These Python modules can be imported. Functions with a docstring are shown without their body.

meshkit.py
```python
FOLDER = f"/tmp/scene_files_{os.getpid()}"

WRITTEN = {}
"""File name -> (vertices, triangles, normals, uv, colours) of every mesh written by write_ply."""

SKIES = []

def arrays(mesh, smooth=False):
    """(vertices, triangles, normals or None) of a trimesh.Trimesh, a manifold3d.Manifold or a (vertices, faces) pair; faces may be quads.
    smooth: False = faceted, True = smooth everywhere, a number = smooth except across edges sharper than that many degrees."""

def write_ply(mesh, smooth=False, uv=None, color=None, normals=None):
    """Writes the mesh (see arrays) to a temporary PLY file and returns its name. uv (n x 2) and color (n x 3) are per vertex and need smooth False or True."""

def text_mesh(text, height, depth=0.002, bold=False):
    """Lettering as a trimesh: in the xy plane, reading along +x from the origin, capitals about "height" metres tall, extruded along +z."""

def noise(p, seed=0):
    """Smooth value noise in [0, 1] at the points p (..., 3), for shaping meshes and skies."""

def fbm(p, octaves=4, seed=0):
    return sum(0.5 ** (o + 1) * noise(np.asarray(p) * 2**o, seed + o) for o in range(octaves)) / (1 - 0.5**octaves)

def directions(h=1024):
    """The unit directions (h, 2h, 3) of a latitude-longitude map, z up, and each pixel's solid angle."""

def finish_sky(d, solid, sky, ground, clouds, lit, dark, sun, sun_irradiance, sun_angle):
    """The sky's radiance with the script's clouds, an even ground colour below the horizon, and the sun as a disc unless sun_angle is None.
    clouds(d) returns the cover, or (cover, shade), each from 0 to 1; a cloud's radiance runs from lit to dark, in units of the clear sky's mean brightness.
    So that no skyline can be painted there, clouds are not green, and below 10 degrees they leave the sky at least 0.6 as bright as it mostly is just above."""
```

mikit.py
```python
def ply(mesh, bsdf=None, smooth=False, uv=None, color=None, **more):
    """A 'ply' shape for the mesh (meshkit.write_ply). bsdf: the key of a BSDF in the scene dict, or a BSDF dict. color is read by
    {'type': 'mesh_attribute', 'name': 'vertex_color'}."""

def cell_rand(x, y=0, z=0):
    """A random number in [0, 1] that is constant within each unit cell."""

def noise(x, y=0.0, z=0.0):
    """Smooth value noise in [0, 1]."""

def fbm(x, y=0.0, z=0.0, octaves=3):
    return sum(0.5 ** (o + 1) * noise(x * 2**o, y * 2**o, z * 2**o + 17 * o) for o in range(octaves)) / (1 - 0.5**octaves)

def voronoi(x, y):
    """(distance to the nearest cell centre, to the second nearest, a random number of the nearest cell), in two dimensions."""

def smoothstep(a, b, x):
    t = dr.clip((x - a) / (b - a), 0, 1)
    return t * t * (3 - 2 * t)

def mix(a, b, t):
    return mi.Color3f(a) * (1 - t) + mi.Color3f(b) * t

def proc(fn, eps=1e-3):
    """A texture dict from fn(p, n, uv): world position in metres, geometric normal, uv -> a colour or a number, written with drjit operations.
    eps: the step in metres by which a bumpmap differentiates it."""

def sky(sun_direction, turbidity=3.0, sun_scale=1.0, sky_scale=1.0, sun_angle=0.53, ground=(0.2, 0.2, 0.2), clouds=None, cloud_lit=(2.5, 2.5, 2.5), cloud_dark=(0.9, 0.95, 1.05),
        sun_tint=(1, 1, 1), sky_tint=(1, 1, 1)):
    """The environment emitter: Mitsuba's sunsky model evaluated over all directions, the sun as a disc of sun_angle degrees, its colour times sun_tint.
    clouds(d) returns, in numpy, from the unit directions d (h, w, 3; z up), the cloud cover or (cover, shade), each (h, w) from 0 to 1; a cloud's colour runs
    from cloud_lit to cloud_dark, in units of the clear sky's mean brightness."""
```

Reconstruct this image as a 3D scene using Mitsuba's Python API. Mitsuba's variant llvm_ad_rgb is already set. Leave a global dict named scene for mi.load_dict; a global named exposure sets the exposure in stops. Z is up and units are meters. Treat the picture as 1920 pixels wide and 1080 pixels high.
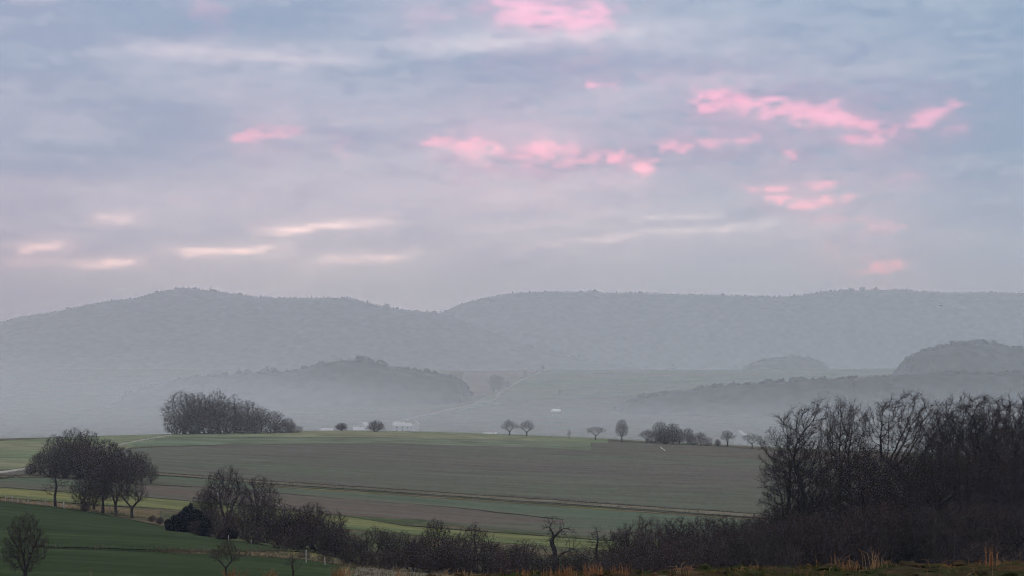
import math
import numpy as np
import trimesh
import drjit as dr
import mitsuba as mi
import mikit
import meshkit
from scipy.interpolate import RBFInterpolator, PchipInterpolator, RegularGridInterpolator
from scipy.spatial import cKDTree

T = mi.ScalarTransform4f
scene, labels = {'type': 'scene'}, {}

# ---------------------------------------------------------------- camera, sky, haze, exposure
HFOV = 40.0
F = 960 / math.tan(math.radians(HFOV / 2))       # focal length in pixels of the 1920 wide photograph
HZ = 690.0                                       # row of the eye level
exposure = 1.36
SIG = 2.1e-4                                     # extinction of the general haze, per metre
MIST_LOW, MIST_MID, MIST_HIGH = 4.6e-3, 4.3e-4, 1.0e-3   # what the valley mist adds

scene['camera'] = {
    'type': 'perspective', 'fov': HFOV, 'fov_axis': 'x', 'near_clip': 0.5, 'far_clip': 30000.0,
    'principal_point_offset_y': (540 - HZ) / 1080.0,
    'to_world': T().look_at(origin=[0, 0, 0], target=[0, 10, 0], up=[0, 0, 1]),
    'medium': {'type': 'ref', 'id': 'haze_air'},
}


def seg_dist(x, y, pts):
    """Distance from (x, y) to a polyline, and the position along it from 0 to 1."""
    best, along = np.full(x.shape, 1e9), np.zeros(x.shape)
    n = len(pts) - 1
    for i in range(n):
        ax, ay = pts[i]
        bx, by = pts[i + 1]
        dx, dy = bx - ax, by - ay
        t = np.clip(((x - ax) * dx + (y - ay) * dy) / (dx * dx + dy * dy), 0, 1)
        d = np.hypot(x - ax - t * dx, y - ay - t * dy)
        along = np.where(d < best, (i + t) / n, along)
        best = np.minimum(best, d)
    return best, along


def sst(a, b, x):
    t = np.clip((x - a) / (b - a), 0, 1)
    return t * t * (3 - 2 * t)


# cloud streaks as (azimuth, elevation) polylines in degrees, half width in degrees, strength
PINK = [
    ([(7.3, 11.2), (9.0, 10.6), (10.8, 10.3), (12.6, 10.0), (14.2, 9.6), (15.2, 9.3)], .36, 1.15),
    ([(7.4, 10.9), (8.0, 10.3), (8.6, 10.4)], .34, .8),
    ([(14.0, 9.7), (15.0, 9.35), (15.7, 9.2), (16.6, 9.8), (17.6, 10.0)], .28, .9),
    ([(13.4, 9.0), (14.3, 8.95), (15.2, 9.1)], .17, .7),
    ([(16.8, 9.1), (18.2, 9.15)], .2, .35),
    ([(-2.6, 8.95), (-1.0, 8.8), (0.8, 8.75), (2.4, 8.6)], .34, .55),
    ([(3.8, 8.6), (4.3, 8.2), (5.0, 8.0), (5.8, 7.95)], .3, .9),
    ([(6.0, 8.7), (6.8, 9.0), (7.4, 8.6)], .36, .6),
    ([(7.6, 8.95), (9.0, 9.05), (10.2, 9.15)], .2, .5),
    ([(10.6, 8.55), (11.5, 8.4), (11.6, 8.1)], .2, .7),
    ([(9.2, 7.25), (10.4, 7.1), (11.6, 7.2), (13.4, 7.4)], .17, .9),
    ([(10.2, 6.8), (11.6, 6.55), (13.4, 6.65)], .17, 1.0),
    ([(14.0, 7.2), (15.0, 7.35), (16.6, 7.25)], .22, .3),
    ([(13.6, 5.55), (15.0, 5.6), (15.6, 5.5)], .2, .35),
    ([(14.1, 4.05), (14.6, 3.7), (15.1, 3.85)], .34, 1.7),
    ([(13.4, 3.6), (14.2, 4.2), (15.4, 4.1)], .3, .3),
    ([(16.0, 3.2), (17.0, 3.0)], .22, .3),
    ([(-1.4, 14.5), (0.8, 14.2), (2.4, 14.0), (4.2, 14.2)], .62, .75),
    ([(2.4, 14.2), (4.4, 13.6)], .4, .6),
    ([(3.0, 11.4), (4.7, 11.3)], .22, .55),
    ([(5.4, 11.7), (6.4, 11.4)], .3, .22),
    ([(-11.4, 9.1), (-10.2, 9.3), (-8.4, 9.4)], .34, .38),
    ([(-7.2, 8.9), (-6.6, 9.0)], .32, .3),
    ([(-3.6, 9.1), (-2.2, 9.0), (-.8, 9.1)], .26, .5),
    ([(-1.6, 8.5), (.6, 8.4), (2.6, 8.3), (3.8, 8.6)], .30, .45),
    ([(.4, 8.9), (1.6, 9.0), (2.9, 8.7)], .24, .6),
    ([(11.0, 6.2), (13.0, 5.9), (14.6, 5.7)], .3, .3),
    ([(12.6, 4.9), (13.2, 4.3)], .3, .22),
    ([(8.2, 11.0), (8.5, 10.2)], .26, .7),
    ([(10.2, 10.1), (11.2, 9.8), (12.2, 9.6)], .2, .5),
    ([(-13.0, 14.0), (-11.4, 13.9)], .5, .22),
    ([(-4.2, 14.0), (-2.6, 14.2)], .5, .25),
    ([(11.5, 4.7), (12.4, 5.1)], .3, .2),
]
GAPS = [
    ([(-19.4, 4.55), (-18.4, 4.7), (-17.4, 4.72)], .10, .9),
    ([(-17.6, 4.02), (-16.0, 4.1), (-14.6, 4.15)], .11, .9),
    ([(-14.0, 4.5), (-12.4, 4.55), (-10.8, 4.7), (-9.0, 4.85)], .12, .9),
    ([(-10.2, 5.45), (-8.6, 5.6), (-7.4, 5.75), (-5.0, 5.85)], .13, .75),
    ([(-8.4, 4.2), (-6.6, 4.4), (-4.0, 4.55)], .13, .55),
    ([(-16.4, 5.8), (-15.0, 5.9)], .13, .35),
    ([(-20.4, 4.0), (-17.4, 4.1)], .3, .25),
    ([(0.0, 4.9), (2.6, 5.1), (5.6, 5.5), (8.6, 5.6), (12.4, 5.7)], .14, .3),
    ([(5.0, 5.95), (9.0, 6.05)], .14, .2),
    ([(-16.0, 12.3), (-12.0, 12.4), (-8.0, 12.3), (-5.0, 12.2)], .42, .16),
    ([(-5.0, 12.8), (-1.0, 13.0), (4.0, 13.3), (9.0, 13.6)], .42, .18),
    ([(-20.0, 14.4), (-17.0, 14.6)], .6, .22),
    ([(-3.0, 5.6), (1.0, 5.8), (4.0, 5.9)], .2, .14),
]


def clouds(d):
    az = np.degrees(np.arctan2(d[..., 0], d[..., 1]))
    el = np.degrees(np.arcsin(np.clip(d[..., 2], -1, 1)))

    def puff(sx, sz, octaves, seed, tilt=0.0):
        return meshkit.fbm(np.stack([d[..., 0] * sx, d[..., 1] * sx, (d[..., 2] - tilt * d[..., 0]) * sz], -1), octaves, seed)

    warp, warp2 = puff(45, 170, 3, 5) - .5, puff(45, 170, 3, 9) - .5
    fine = puff(60, 130, 4, 3)
    banks = puff(5, 34, 5, 11)                                     # flat stratus banks
    wide = puff(11, 46, 5, 21)
    fibre = 1 - 2 * np.abs(puff(60, 170, 3, 41, -.10) - .5)        # torn fibres
    n1 = puff(95, 190, 3, 43)
    near = (np.abs(az) < 35) & (el < 25)
    pink, halo, gap, glow = [np.zeros(az.shape) for _ in range(4)]
    xs, ys = (az + 1.7 * warp2 + 1.2 * (fine - .5))[near], (el + .5 * warp + .62 * (fine - .5) + .3 * (n1 - .5))[near]
    acc, acc2 = np.zeros(xs.shape), np.zeros(xs.shape)
    for pts, wid, s in PINK:
        q, t = seg_dist(xs, ys, pts)
        end = .3 + .7 * sst(0, .15, t) * sst(1, .85, t)
        acc = np.maximum(acc, s * np.exp(-(q / (wid * .82)) ** 2) * end)
        acc2 = acc2 + s * np.exp(-q / (wid * 2.6)) * end
    pink[near], halo[near] = acc, np.minimum(acc2, 1)
    xs, ys = (az + 1.2 * warp2)[near], (el + .30 * warp + .35 * (fine - .5))[near]
    acc, acc2 = np.zeros(xs.shape), np.zeros(xs.shape)
    for pts, wid, s in GAPS:
        q, t = seg_dist(xs, ys, pts)
        end = sst(-.05, .3, t) * sst(1.05, .7, t)
        acc = np.maximum(acc, s * np.exp(-(q / (wid * .9)) ** 2) * end)
        acc2 = np.maximum(acc2, s * np.exp(-(q / (wid * 3.2)) ** 1.4))
    gap[near], glow[near] = acc, acc2
    torn = sst(.30, .78, .55 * fibre + .45 * n1)
    pink = .66 * sst(.05, .8, pink * (.45 + .9 * torn)) * (.30 + .70 * torn) * (.4 + .6 * pink) + .24 * halo ** .8 * sst(.3, .75, fibre * .5 + fine * .5)
    gap = .75 * gap * (.25 + 1.5 * n1) + .24 * glow * (.3 + 1.4 * fine)
    # the same kind of wisps go on all round the sky
    off = ~((np.abs(az) < 24) & (el < 17))
    pink = np.where(off, .5 * sst(.66, .82, wide) * sst(-60, 20, az) * sst(170, 90, np.abs(az)) * sst(60, 25, el), pink)
    streaks = meshkit.fbm(np.stack([d[..., 0] * 13, d[..., 1] * 13, (d[..., 2] - .06 * d[..., 0]) * 85 + 2.2 * (warp + warp2)], -1), 5, 51)
    low = np.exp(-np.maximum(el, 0) / 5.0)
    mid = np.exp(-((az + 1) / 11.0) ** 2) * np.exp(-((el - 6.5) / 6.0) ** 2)          # thinner cloud in the middle of the view
    thin = (.012 + .20 * (banks - .5) + .26 * (streaks - .5) + .03 * mid + .66 * np.exp(-np.maximum(el, 0) / 3.4) * sst(-24, -10, az) * sst(28, 10, az) + .05 * (wide - .5))
    cover = 1 - np.clip((.010 + .028 * low + .015 * mid + .02 * (banks - .5)) * sst(60, 25, el) + np.maximum(.27 * pink, .085 * gap), 0.0, .8)
    bright = np.clip(thin + .85 * gap + .03 * pink, 0, 1)
    bright = bright + (.66 - bright) * sst(16, 50, el)                                      # an overcast sky is brightest overhead
    return cover, 1 - np.clip(bright, 0, 1)


SUN = (-math.sin(math.radians(47)), math.cos(math.radians(47)), math.tan(math.radians(4.5)))
scene['sky'] = mikit.sky(SUN, turbidity=3, sun_scale=0.02, sky_scale=24.5, sun_angle=12, ground=(.09, .09, .08), clouds=clouds,
                         cloud_lit=(1.56, 1.46, 1.34), cloud_dark=(.138, .258, .385), sky_tint=(1.25, .28, .50))

scene['haze_air'] = {'type': 'homogeneous', 'albedo': {'type': 'rgb', 'value': [.93, .9545, .9995]}, 'sigma_t': {'type': 'rgb', 'value': [SIG * .92, SIG, SIG * 1.32]},
                     'phase': {'type': 'hg', 'g': 0.65}}
scene['haze'] = {'type': 'cube', 'to_world': T().translate([0, 2400, 165]).scale([5200, 4600, 262]), 'bsdf': {'type': 'null'},
                 'interior': {'type': 'ref', 'id': 'haze_air'}}
labels['haze'] = {'kind': 'stuff', 'label': 'thin blue morning haze filling the whole valley', 'category': 'haze'}


# ---------------------------------------------------------------- materials
def diffuse(key, fn, eps=None):
    scene[key] = {'type': 'twosided', 'bsdf': {'type': 'diffuse', 'reflectance': mikit.proc(fn) if callable(fn) else {'type': 'rgb', 'value': list(fn)}}}


def mottled(a, b, scale, c=None, fine=1.0, stretch=1.0, ang=0.0):
    ca, sa = math.cos(ang), math.sin(ang)

    def fn(p, n, uv):
        u, v = p.x * ca + p.y * sa, -p.x * sa + p.y * ca
        t = mikit.fbm(u / (scale * stretch), v / scale, 0.0, 4)
        f = mikit.noise(u / (fine * stretch), v / fine, 3.0)
        col = mikit.mix(a, b, mikit.smoothstep(.25, .75, t))
        if c is not None:
            col = mikit.mix(col, c, mikit.smoothstep(.52, .8, mikit.fbm(u / (scale * 2.7 * stretch) + 40, v / (scale * 2.7), 7.0, 3)))
        return col * (.72 + .56 * f)
    return fn


def rows_of(a, b, spacing, ang, scale):
    """Drilled or ploughed land: fine rows across patches of two tones."""
    ca, sa = math.cos(ang), math.sin(ang)

    def fn(p, n, uv):
        u, v = p.x * ca + p.y * sa, -p.x * sa + p.y * ca
        t = mikit.fbm(u / (scale * 3), v / scale, 0.0, 4)
        r = mikit.noise(u / 30.0, v / spacing, 2.0)
        s = mikit.noise(u / 7.0, v / (spacing * .35), 5.0)
        g = .5 * mikit.noise(u / 1.6, v / 1.2, 9.0) + .55 * mikit.noise(u / .8, v / 5.0, 11.0)
        return mikit.mix(a, b, mikit.smoothstep(.3, .7, t * .7 + r * .3)) * (.68 + .22 * r + .24 * s + .18 * g)
    return fn


diffuse('mat_ground', mottled((.050, .062, .036), (.085, .070, .050), 9.0, (.07, .085, .045), 1.3))
diffuse('mat_meadow', rows_of((.028, .041, .021), (.034, .048, .024), 1.8, -.15, 14.0))
diffuse('mat_pasture', mottled((.115, .14, .085), (.15, .15, .10), 30.0, None, 3.0, 2.0))
diffuse('mat_plough', rows_of((.088, .080, .074), (.080, .088, .068), 4.0, -.12, 38.0))
diffuse('mat_brown', rows_of((.098, .078, .070), (.080, .080, .066), 2.6, -.12, 22.0))
diffuse('mat_crop', rows_of((.070, .092, .066), (.085, .082, .066), 3.0, -.12, 26.0))
diffuse('mat_bright_grass', mottled((.085, .105, .052), (.125, .130, .060), 16.0, (.165, .145, .065), 1.6, 2.5))
diffuse('mat_green_strip', mottled((.090, .118, .080), (.108, .125, .088), 22.0, None, 2.5, 3.0))
diffuse('mat_tan', mottled((.125, .112, .088), (.092, .086, .066), 5.0, None, 1.0, 3.0))
diffuse('mat_dry', mottled((.13, .095, .065), (.075, .072, .042), 3.0, (.12, .115, .05), .8, 2.0))
diffuse('mat_ditch', mottled((.022, .03, .018), (.04, .035, .024), 3.0, None, .6, 3.0))
diffuse('mat_lane', mottled((.26, .25, .23), (.20, .20, .18), 6.0, None, 1.5))
diffuse('mat_soil', mottled((.034, .026, .018), (.02, .026, .011), .22, (.045, .03, .018), .05))
diffuse('mat_field_far', rows_of((.085, .12, .085), (.10, .11, .085), 24.0, .1, 160.0))
diffuse('mat_field_brown', rows_of((.14, .105, .095), (.12, .105, .09), 24.0, .1, 160.0))
diffuse('mat_bark', mottled((.030, .026, .025), (.046, .040, .038), 3.0, None, .4))
diffuse('mat_twig', mottled((.034, .027, .027), (.055, .043, .041), 5.0, None, 1.0))
diffuse('mat_russet', mottled((.060, .042, .042), (.042, .036, .034), 3.0, None, .7))
diffuse('mat_evergreen', mottled((.009, .011, .012), (.014, .017, .017), 1.2, None, .3))
diffuse('mat_forest', mottled((.030, .034, .031), (.034, .035, .032), 60.0, (.026, .031, .028), 14.0))
diffuse('mat_straw', mottled((.32, .15, .075), (.18, .08, .04), .10, (.38, .25, .14), .02))
diffuse('mat_blade', mottled((.05, .07, .018), (.11, .05, .02), .15, (.035, .05, .014), .03))
diffuse('mat_white', (.78, .78, .76))
diffuse('mat_plaster', (.50, .49, .48))
diffuse('mat_post', (.30, .29, .27))
diffuse('mat_roof', (.55, .52, .52))
diffuse('mat_roof_red', (.30, .16, .13))
diffuse('mat_pane', (.06, .065, .075))
diffuse('mat_pole', (.16, .14, .13))
diffuse('mat_bird', (.02, .02, .022))


def px2x(px, d):
    return (px - 960) / F * d


def py2z(py, d):
    return -(py - HZ) / F * d


# ---------------------------------------------------------------- the ground
CTRL = [  # photo column, row, distance: surveyed heights of the visible land
    (0, 1086, 88), (300, 1088, 88), (600, 1090, 92), (960, 1110, 95), (1400, 1130, 95), (1920, 1150, 95), (-300, 1070, 90), (2300, 1160, 95),
    (0, 1010, 125), (300, 1018, 125), (480, 1024, 140), (620, 1050, 130), (700, 1068, 130), (830, 1076, 128), (0, 938, 196), (100, 949, 194), (160, 957, 190),
    (250, 973, 182), (330, 991, 168), (420, 1013, 150), (-350, 905, 220), (-350, 980, 140),
    (0, 931, 212), (0, 914, 240), (0, 898, 268), (0, 886, 295), (0, 860, 350), (0, 829, 440), (150, 822, 470),
    (-350, 880, 300), (-350, 850, 400), (-350, 838, 460),
    (300, 950, 224), (300, 915, 272), (300, 885, 330), (300, 845, 430), (330, 814, 520), (200, 900, 290), (200, 870, 350),
    (500, 985, 205), (500, 950, 248), (500, 903, 320), (560, 850, 430), (560, 809, 530),
    (700, 1000, 205), (700, 965, 244), (700, 917, 312), (700, 860, 420), (700, 808, 540),
    (960, 1078, 140), (960, 1032, 190), (960, 1016, 215), (960, 985, 248), (960, 936, 312), (960, 870, 425), (960, 838, 490), (960, 816, 540),
    (1100, 823, 530), (1200, 950, 306), (1200, 880, 420), (1200, 829, 525), (1340, 836, 515),
    (1400, 1080, 138), (1400, 1010, 235), (1400, 966, 290), (1400, 900, 385), (1430, 843, 500),
    (1920, 1112, 135), (1920, 1020, 240), (1920, 930, 380), (1920, 862, 490), (2300, 1120, 140), (2300, 1020, 250), (2300, 880, 480),
]
pts = [(px2x(a, d), d, py2z(b, d)) for a, b, d in CTRL]
for px in (-500, 0, 300, 600, 960, 1300, 1600, 1920, 2400):         # the far side of the crest and the misty valley floor
    crest = {-500: 835, 0: 829, 300: 814, 600: 808, 960: 816, 1300: 834, 1600: 850, 1920: 862, 2400: 870}[px]
    for d, drop in ((640, 8.5), (780, 15), (950, 20)):
        pts.append((px2x(px, d), d, py2z(crest, 540) - drop - 6 * (d > 700) * (px > 1300)))
    pts.append((px2x(px, 1150), 1150, -52 if px < 1300 else -60))
pts = np.array(pts)
near_rbf = RBFInterpolator(pts[:, :2] / 100.0, pts[:, 2], kernel='thin_plate_spline', smoothing=.002)
FAR = [(960, 800, 1250), (960, 772, 1500), (960, 745, 1850), (960, 708, 2400), (960, 690, 2750), (960, 700, 3100), (960, 715, 3600), (960, 715, 4200),
       (1300, 806, 1250), (1300, 795, 1500), (1300, 748, 1850), (1300, 706, 2400), (1300, 690, 2750), (1300, 698, 3100), (1300, 712, 3600), (1300, 712, 4200),
       (1650, 812, 1250), (1650, 795, 1500), (1650, 760, 1800), (1650, 704, 2300), (1650, 683, 2750), (1650, 694, 3100), (1650, 706, 3600), (1650, 710, 4200),
       (2200, 812, 1250), (2200, 780, 1600), (2200, 700, 2400), (2200, 680, 2750), (2200, 700, 3600), (2200, 710, 4200),
       (500, 806, 1250), (500, 790, 1600), (500, 760, 2000), (500, 705, 2500), (500, 690, 2800), (500, 694, 3200), (500, 700, 3700),
       (100, 810, 1250), (100, 795, 1600), (100, 765, 2000), (100, 712, 2500), (100, 690, 2850), (100, 692, 3200), (100, 700, 3700),
       (-500, 812, 1250), (-500, 795, 1600), (-500, 705, 2500), (-500, 690, 2850), (-500, 700, 3700)]
fp = np.array([(px2x(a, d), d, py2z(b, d)) for a, b, d in FAR] + [(px2x(a, 1050), 1050, -51 if a < 1200 else -57) for a in (-500, 100, 500, 960, 1300, 1650, 2200)])
far_rbf = RBFInterpolator(fp[:, :2] / 1000.0, fp[:, 2], kernel='thin_plate_spline', smoothing=1.0)
slope = PchipInterpolator([-400, 0, 10.5, 11.6, 13, 16, 25, 40, 60, 90, 100], [-1.5, -1.60, -1.71, -1.755, -2.02, -2.75, -4.6, -7.4, -10.2, -13.6, -15])


def land(x, y):
    x, y = np.asarray(x, float), np.asarray(y, float)
    q = np.stack([x.ravel(), y.ravel()], -1)
    zn = near_rbf(np.clip(q, [-900, 60], [900, 1200]) / 100.0).reshape(x.shape)
    zf = far_rbf(np.clip(q, [-4200, 800], [4200, 4300]) / 1000.0).reshape(x.shape)
    w = sst(900, 1250, y)
    z = zn * (1 - w) + np.minimum(zf, 60) * w
    tilt = np.clip(x, -12, 12) * .027 * sst(40, 12, y) + np.clip(x, 0, 60) * -.03 * sst(20, 90, y) * sst(110, 80, y)
    wl = sst(62, 92, y)
    z = (slope(np.clip(y, -400, 100)) + tilt) * (1 - wl) + z * wl
    bump = meshkit.fbm(np.stack([x / 22, y / 22, x * 0], -1), 3, 4) - .5
    bump2 = meshkit.fbm(np.stack([x / 160, y / 160, x * 0], -1), 3, 6) - .5
    return z + .5 * bump * sst(70, 200, y) * sst(700, 400, y) + 6 * bump2 * sst(900, 1400, y)


gx = np.concatenate([-np.geomspace(190, 5900, 60)[::-1], np.arange(-186, -7, 3.0), np.arange(-6, 6.01, .35), np.arange(9, 187, 3.0), np.geomspace(190, 5900, 60)])
gy = np.concatenate([-np.geomspace(8, 2150, 14)[::-1], np.arange(-6, 8, 1.0), np.arange(8, 18, .25), np.arange(18, 80, 2.0), np.arange(80, 600, 4.0), np.arange(600, 1300, 14.0), np.arange(1300, 3800, 50.0), np.arange(3800, 6901, 300.0)])
GX, GY = np.meshgrid(gx, gy)
GZ = land(GX, GY)
ground_at = RegularGridInterpolator((gy, gx), GZ, bounds_error=False, fill_value=None)


def gz(x, y):
    return ground_at(np.stack([np.asarray(y, float), np.asarray(x, float)], -1))


def grid_faces(n, m):
    i, j = np.meshgrid(np.arange(n - 1), np.arange(m - 1), indexing='ij')
    a = (i * m + j).ravel()
    return np.vstack([np.stack([a, a + 1, a + m + 1], -1), np.stack([a, a + m + 1, a + m], -1)])


def structure(key, v, f, mat, label, smooth=True):
    scene[key] = mikit.ply((v, f), mat, smooth=smooth)
    labels[key] = {'kind': 'structure', 'label': label, 'category': label.split()[-1]}


structure('ground', np.stack([GX.ravel(), GY.ravel(), GZ.ravel()], -1), grid_faces(len(gy), len(gx)), 'mat_ground',
          'rough grassy ground of the valley between the sown fields')

_ds = np.geomspace(70, 3400, 1500)


def at(px, py, dmin=70.0, dmax=3400.0):
    """World points where sight lines through photo pixels meet the land; skims the crest when a line just misses it."""
    px, py = np.broadcast_arrays(np.asarray(px, float), np.asarray(py, float))
    ds = _ds[(_ds >= dmin) & (_ds <= dmax)]
    X, Y = (px[:, None] - 960) / F * ds, np.broadcast_to(ds, (len(px), len(ds)))
    gap = py2z(py[:, None], ds) - gz(X, Y)
    hit = gap < 0
    first = np.where(hit.any(1), hit.argmax(1), np.where((ds < 900) | (dmin > 900), gap / ds, 9).argmin(1))
    k = np.maximum(first - 1, 0)
    g0, g1 = gap[np.arange(len(px)), k], gap[np.arange(len(px)), first]
    t = np.where(hit.any(1) & (first > 0), g0 / np.where(g0 - g1 == 0, 1, g0 - g1), 0)
    d = ds[k] + (ds[first] - ds[k]) * np.clip(t, 0, 1)
    return (px - 960) / F * d, d


rng = np.random.default_rng(7)


def strip(key, lower, upper, mat, label, n=140, m=8, lift=.12, rag=.0, dmin=70.0, dmax=900.0):
    """A band of land between two boundary lines, draped over the ground."""
    def line(pts):
        p = np.array(pts, float)
        s = np.linspace(0, 1, n)
        seg = np.concatenate([[0], np.cumsum(np.hypot(*np.diff(p, axis=0).T))])
        seg /= seg[-1]
        return at(np.interp(s, seg, p[:, 0]), np.interp(s, seg, p[:, 1]), dmin, dmax)
    (x0, y0), (x1, y1) = line(lower), line(upper)
    r = np.random.default_rng(len(key) * 31 + n)
    for arr in (y0, y1):
        if rag:
            k = np.convolve(r.normal(0, 1, n + 8), np.ones(5) / 5, 'same')[4:-4]
            arr += rag * k
    t = np.linspace(0, 1, m)[None]
    X, Y = x0[:, None] * (1 - t) + x1[:, None] * t, y0[:, None] * (1 - t) + y1[:, None] * t
    Z = gz(X, Y) + lift * .35
    X, Y, Z = [np.hstack([a[:, :1], a, a[:, -1:]]) for a in (X, Y, Z)]        # the margins turn down into the ground
    Z[:, 0] -= .5
    Z[:, -1] -= .5
    m += 2
    structure(key, np.stack([X.ravel(), Y.ravel(), Z.ravel()], -1), grid_faces(n, m)[:, ::-1], mat, label)


VERGE_LO = [(-80, 897), (150, 894), (300, 891), (370, 896), (500, 907), (700, 920), (960, 938), (1200, 955), (1440, 972), (1700, 988)]
VERGE_UP = [(-80, 893), (150, 890), (300, 887), (370, 892), (500, 902), (700, 915), (960, 932), (1200, 949), (1440, 965), (1700, 980)]
strip('ploughed_field', VERGE_UP, [(-80, 860), (150, 848), (290, 838), (420, 834), (560, 832), (700, 831), (960, 837), (1105, 843), (1250, 845), (1440, 850), (1700, 862)], 'mat_plough',
      'broad grey brown ploughed field on the rounded slope', 220, 40, .10, .5)
strip('brown_field', [(1108, 843), (1250, 853), (1460, 862), (1700, 872)], [(1112, 823.5), (1200, 829.5), (1340, 836.5), (1430, 843), (1700, 852)], 'mat_brown',
      'reddish brown bare strip under the right part of the crest', 90, 10, .16, .6)
strip('green_strip', [(240, 838), (420, 834), (560, 832), (700, 831), (960, 838), (1108, 844)], [(270, 822), (420, 820), (560, 820), (700, 820), (960, 824), (1108, 829)], 'mat_green_strip',
      'pale green strip of winter crop along the crest', 120, 8, .22, .4)
strip('stubble_strip', [(300, 821), (420, 820), (560, 820), (700, 820), (960, 825), (1140, 831)], [(300, 812), (420, 809), (560, 806), (700, 805), (960, 812), (1140, 822)], 'mat_pasture',
      'pale dry stubble strip on top of the crest', 120, 8, .28, .3)
strip('pasture', [(-80, 884), (60, 880), (150, 866), (250, 838), (310, 826)], [(-80, 832), (60, 824), (150, 818), (250, 810), (310, 808)], 'mat_pasture',
      'pale green pasture sloping down into the mist at the left', 60, 14, .2, .3)
strip('dirt_track', [(-80, 894), (0, 888), (42, 882), (110, 868), (190, 842), (262, 827), (322, 816.5)], [(-80, 889), (0, 883.5), (42, 878), (110, 864.5), (190, 839.5), (262, 824.6), (322, 814.6)], 'mat_lane',
      'pale farm track climbing past the bushes to the crest', 120, 4, .34, .1)
strip('dark_rut', [(-80, 905), (0, 899), (40, 894)], [(-80, 902), (0, 896), (40, 892)], 'mat_ditch', 'dark rut beside the farm track', 30, 3, .3, .1)
strip('crop_field', [(-80, 914), (150, 920), (300, 922), (470, 936), (700, 962), (900, 990), (1100, 1006), (1440, 1030)], VERGE_LO[:9], 'mat_crop',
      'grey green sown field below the dry verge', 180, 20, .10, .4)
strip('red_soil_strip', [(260, 938), (420, 940), (640, 966), (800, 976), (960, 984), (1060, 984)], [(260, 908), (420, 915), (560, 928), (700, 940), (860, 952), (1060, 975)], 'mat_brown',
      'reddish strip of bare soil in the middle of the sown field', 120, 8, .2, 1.2)
strip('grass_verge', VERGE_LO, VERGE_UP, 'mat_tan', 'tan dry grass verge between the ploughed field and the sown field', 220, 4, .3, .7)
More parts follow.
